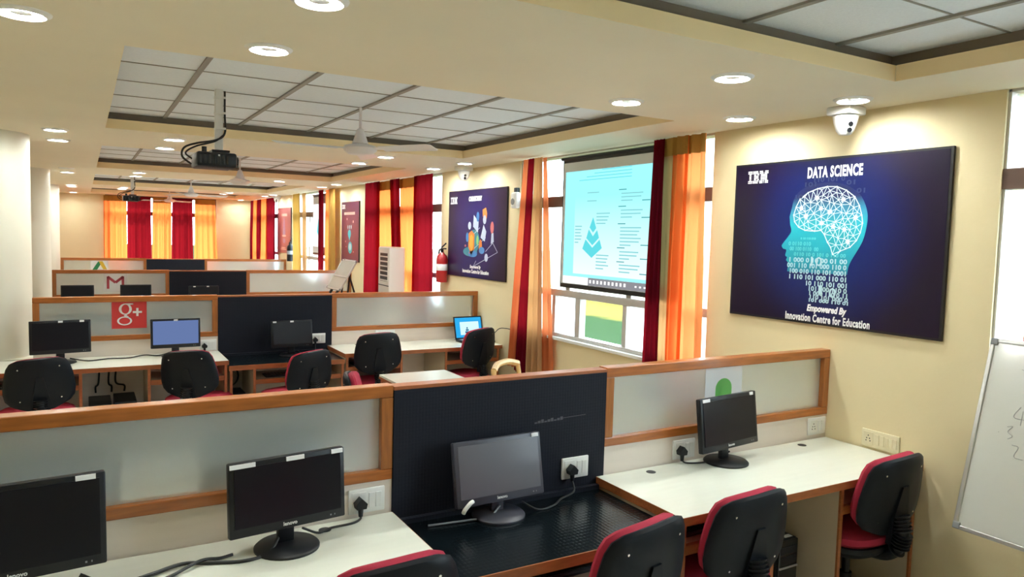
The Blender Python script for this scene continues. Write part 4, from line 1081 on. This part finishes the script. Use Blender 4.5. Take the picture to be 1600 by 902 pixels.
# ------------------------------------------------------------------ wall items on the right
def extinguisher(y, z, label, body='extred', band='paper'):
    t = thing('fire_extinguisher', label, 'fire extinguisher', (W - .075, y, z), 0, 'fire extinguishers')
    MB().lathe([(.001, 0), (.058, 0), (.062, .012), (.062, .25), (.055, .29), (.03, .315), (.02, .33), (.001, .33)], n=28).build('cylinder', body, t, smooth=True)
    MB().lathe([(.0628, .13), (.0634, .131), (.0634, .20), (.0628, .201)], n=28).build('paper_label', band, t, smooth=True)
    b = MB().cyl((0, 0, .33), (0, 0, .365), .016, n=14).box(-.012, .012, -.09, .02, .365, .378, .003).tube([(0, .01, .385), (0, -.04, .405), (0, -.095, .43)], .008, 8); b.build('valve', 'black', t, smooth=True)
    MB().tube([(0, .02, .35), (0, .06, .36), (0, .085, .30), (0, .075, .12), (0, .068, .06)], .010, 8).build('hose', 'rubber', t, smooth=True)
    MB().box(.055, .075, -.03, .03, .26, .30, .003).build('wall_hook', 'metal', t)
extinguisher(7.43, 1.275, 'red fire extinguisher hanging left of the purple gadget poster')
extinguisher(14.35, 1.22, 'dark far fire extinguisher in front of the poster tinted with curtain hue', 'black', 'grey')
t = thing('wall_speaker', 'small rounded white wall device between the purple poster and the tan curtain', 'wall device', (W - .03, 5.93, 2.06))
MB().box(-.03, .03, -.05, .05, 0, .15, .022, 4).build('housing', 'white', t, smooth=True)
MB().cyl((-.031, 0, .06), (-.034, 0, .06), .03, n=20).build('grille', 'grey', t)
MB().box(-.01, .03, -.02, .02, .15, .19, .004).build('wall_bracket', 'black', t)

# tower air cooler
t = thing('air_cooler', 'tall white tower air cooler with dark louvres before the orange curtain', 'air cooler', (3.13, 8.28, 0), -.06)
MB().box(0, .2, 0, .44, .03, 1.635, .018, 3).build('cabinet', 'acwhite', t, smooth=True)
MB().box(.02, .18, .02, .42, 0, .03).build('plinth', 'black', t)
MB().box(-.003, .002, .06, .35, 1.22, 1.56).build('louvre_recess', 'black', t)
for i in range(6): MB().box(-.010, .0, .06, .35, 1.225 + i * .057, 1.241 + i * .057).build('louvre', 'acwhite', t)
MB().box(-.002, .002, .01, .43, 1.165, 1.175).build('panel_seam', 'black', t)
b = MB(); b.cyl((-.004, .25, 1.04), (.002, .25, 1.04), .055, n=24); o = b.build('control_dial', 'black', t, smooth=True); o.scale = (1, 1, .8); o.location.z = .208

# whiteboards on easels
def whiteboard(label, yl, yr, xb, zb, xt, zt, scrib, band=False):
    w = yl - yr; dv = Vector((xt - xb, 0, zt - zb)); h = dv.length; v = dv.normalized(); u = Vector((0, -1, 0)); n = u.cross(v)
    mx = Matrix((u, v, n)).transposed().to_4x4(); mx.translation = (xb, yl, zb)
    t = thing('whiteboard_easel', label, 'whiteboard', mx=mx)
    MB().box(.012, w - .012, .012, h - .012, -.012, 0).build('board', 'wboard', t)
    f = MB().box(0, w, 0, .018, -.016, .006, .003).box(0, w, h - .018, h, -.016, .006, .003).box(0, .018, .018, h - .018, -.016, .006, .003).box(w - .018, w, .018, h - .018, -.016, .006, .003)
    f.build('frame', 'metal', t)
    for cx in (.0, w - .03):
        for cy in (0, h - .03): MB().box(cx, cx + .03, cy, cy + .03, -.018, .008, .004).build('corner_cap', 'grey', t)
    MB().box(w * .16, w * .22, h - .012, h + .006, -.004, .012, .003).build('clip', 'grey', t)
    if scrib:
        b = MB()
        for s0 in scrib: b.tube([(x, y, .0008) for x, y in s0], .0016, 5, 4)
        b.build('writing', 'scribble', t)
    if band: MB().box(.018, w - .018, h * .42, h * .46, .0, .01).build('ledge', 'metal', t)
    inv = mx.inverted()
    for k, (dx, dy) in enumerate(((.05, -w * .28), (.05, -w * .72), (.20, -w * .5))):
        p = Vector((xb + .03, yl + dy, zb + .03)); q = Vector((min(xb + dx, W - .13) if k < 2 else W - .12, yl + dy * 1.0, 0.02))
        top = Vector((xt - .05 if k < 2 else xt - .04, yl + dy, zt - .15))
        bq = MB(); a_ = inv @ (top + Vector((.02, 0, 0))); c_ = inv @ q
        bq.cyl(a_, c_, .012, n=10).build('easel_leg', 'black', t)
    MB().box(w * .26, w * .30, -.05, .03, -.045, -.016).box(w * .70, w * .74, -.05, .03, -.045, -.016).build('support_bracket', 'black', t)
    return t
four = [(.165, .56), (.145, .515), (.19, .51)]
whiteboard('large whiteboard on an easel leaning at the right edge beside the blue poster', 1.695, .50, 3.2, .604, 3.408, 1.411,
           [[(.14, .715), (.16, .712), (.185, .72)], four, [(.176, .545), (.176, .485)], [(.10, .44), (.102, .442)], [(.13, .47), (.15, .475), (.135, .45), (.155, .435), (.14, .42)], [(.16, .40), (.185, .395), (.175, .355), (.21, .35)]])
whiteboard('distant whiteboard on an easel leaning left of the plum poster', 9.66, 9.08, 2.78, 1.06, 3.00, 1.44, [], True)
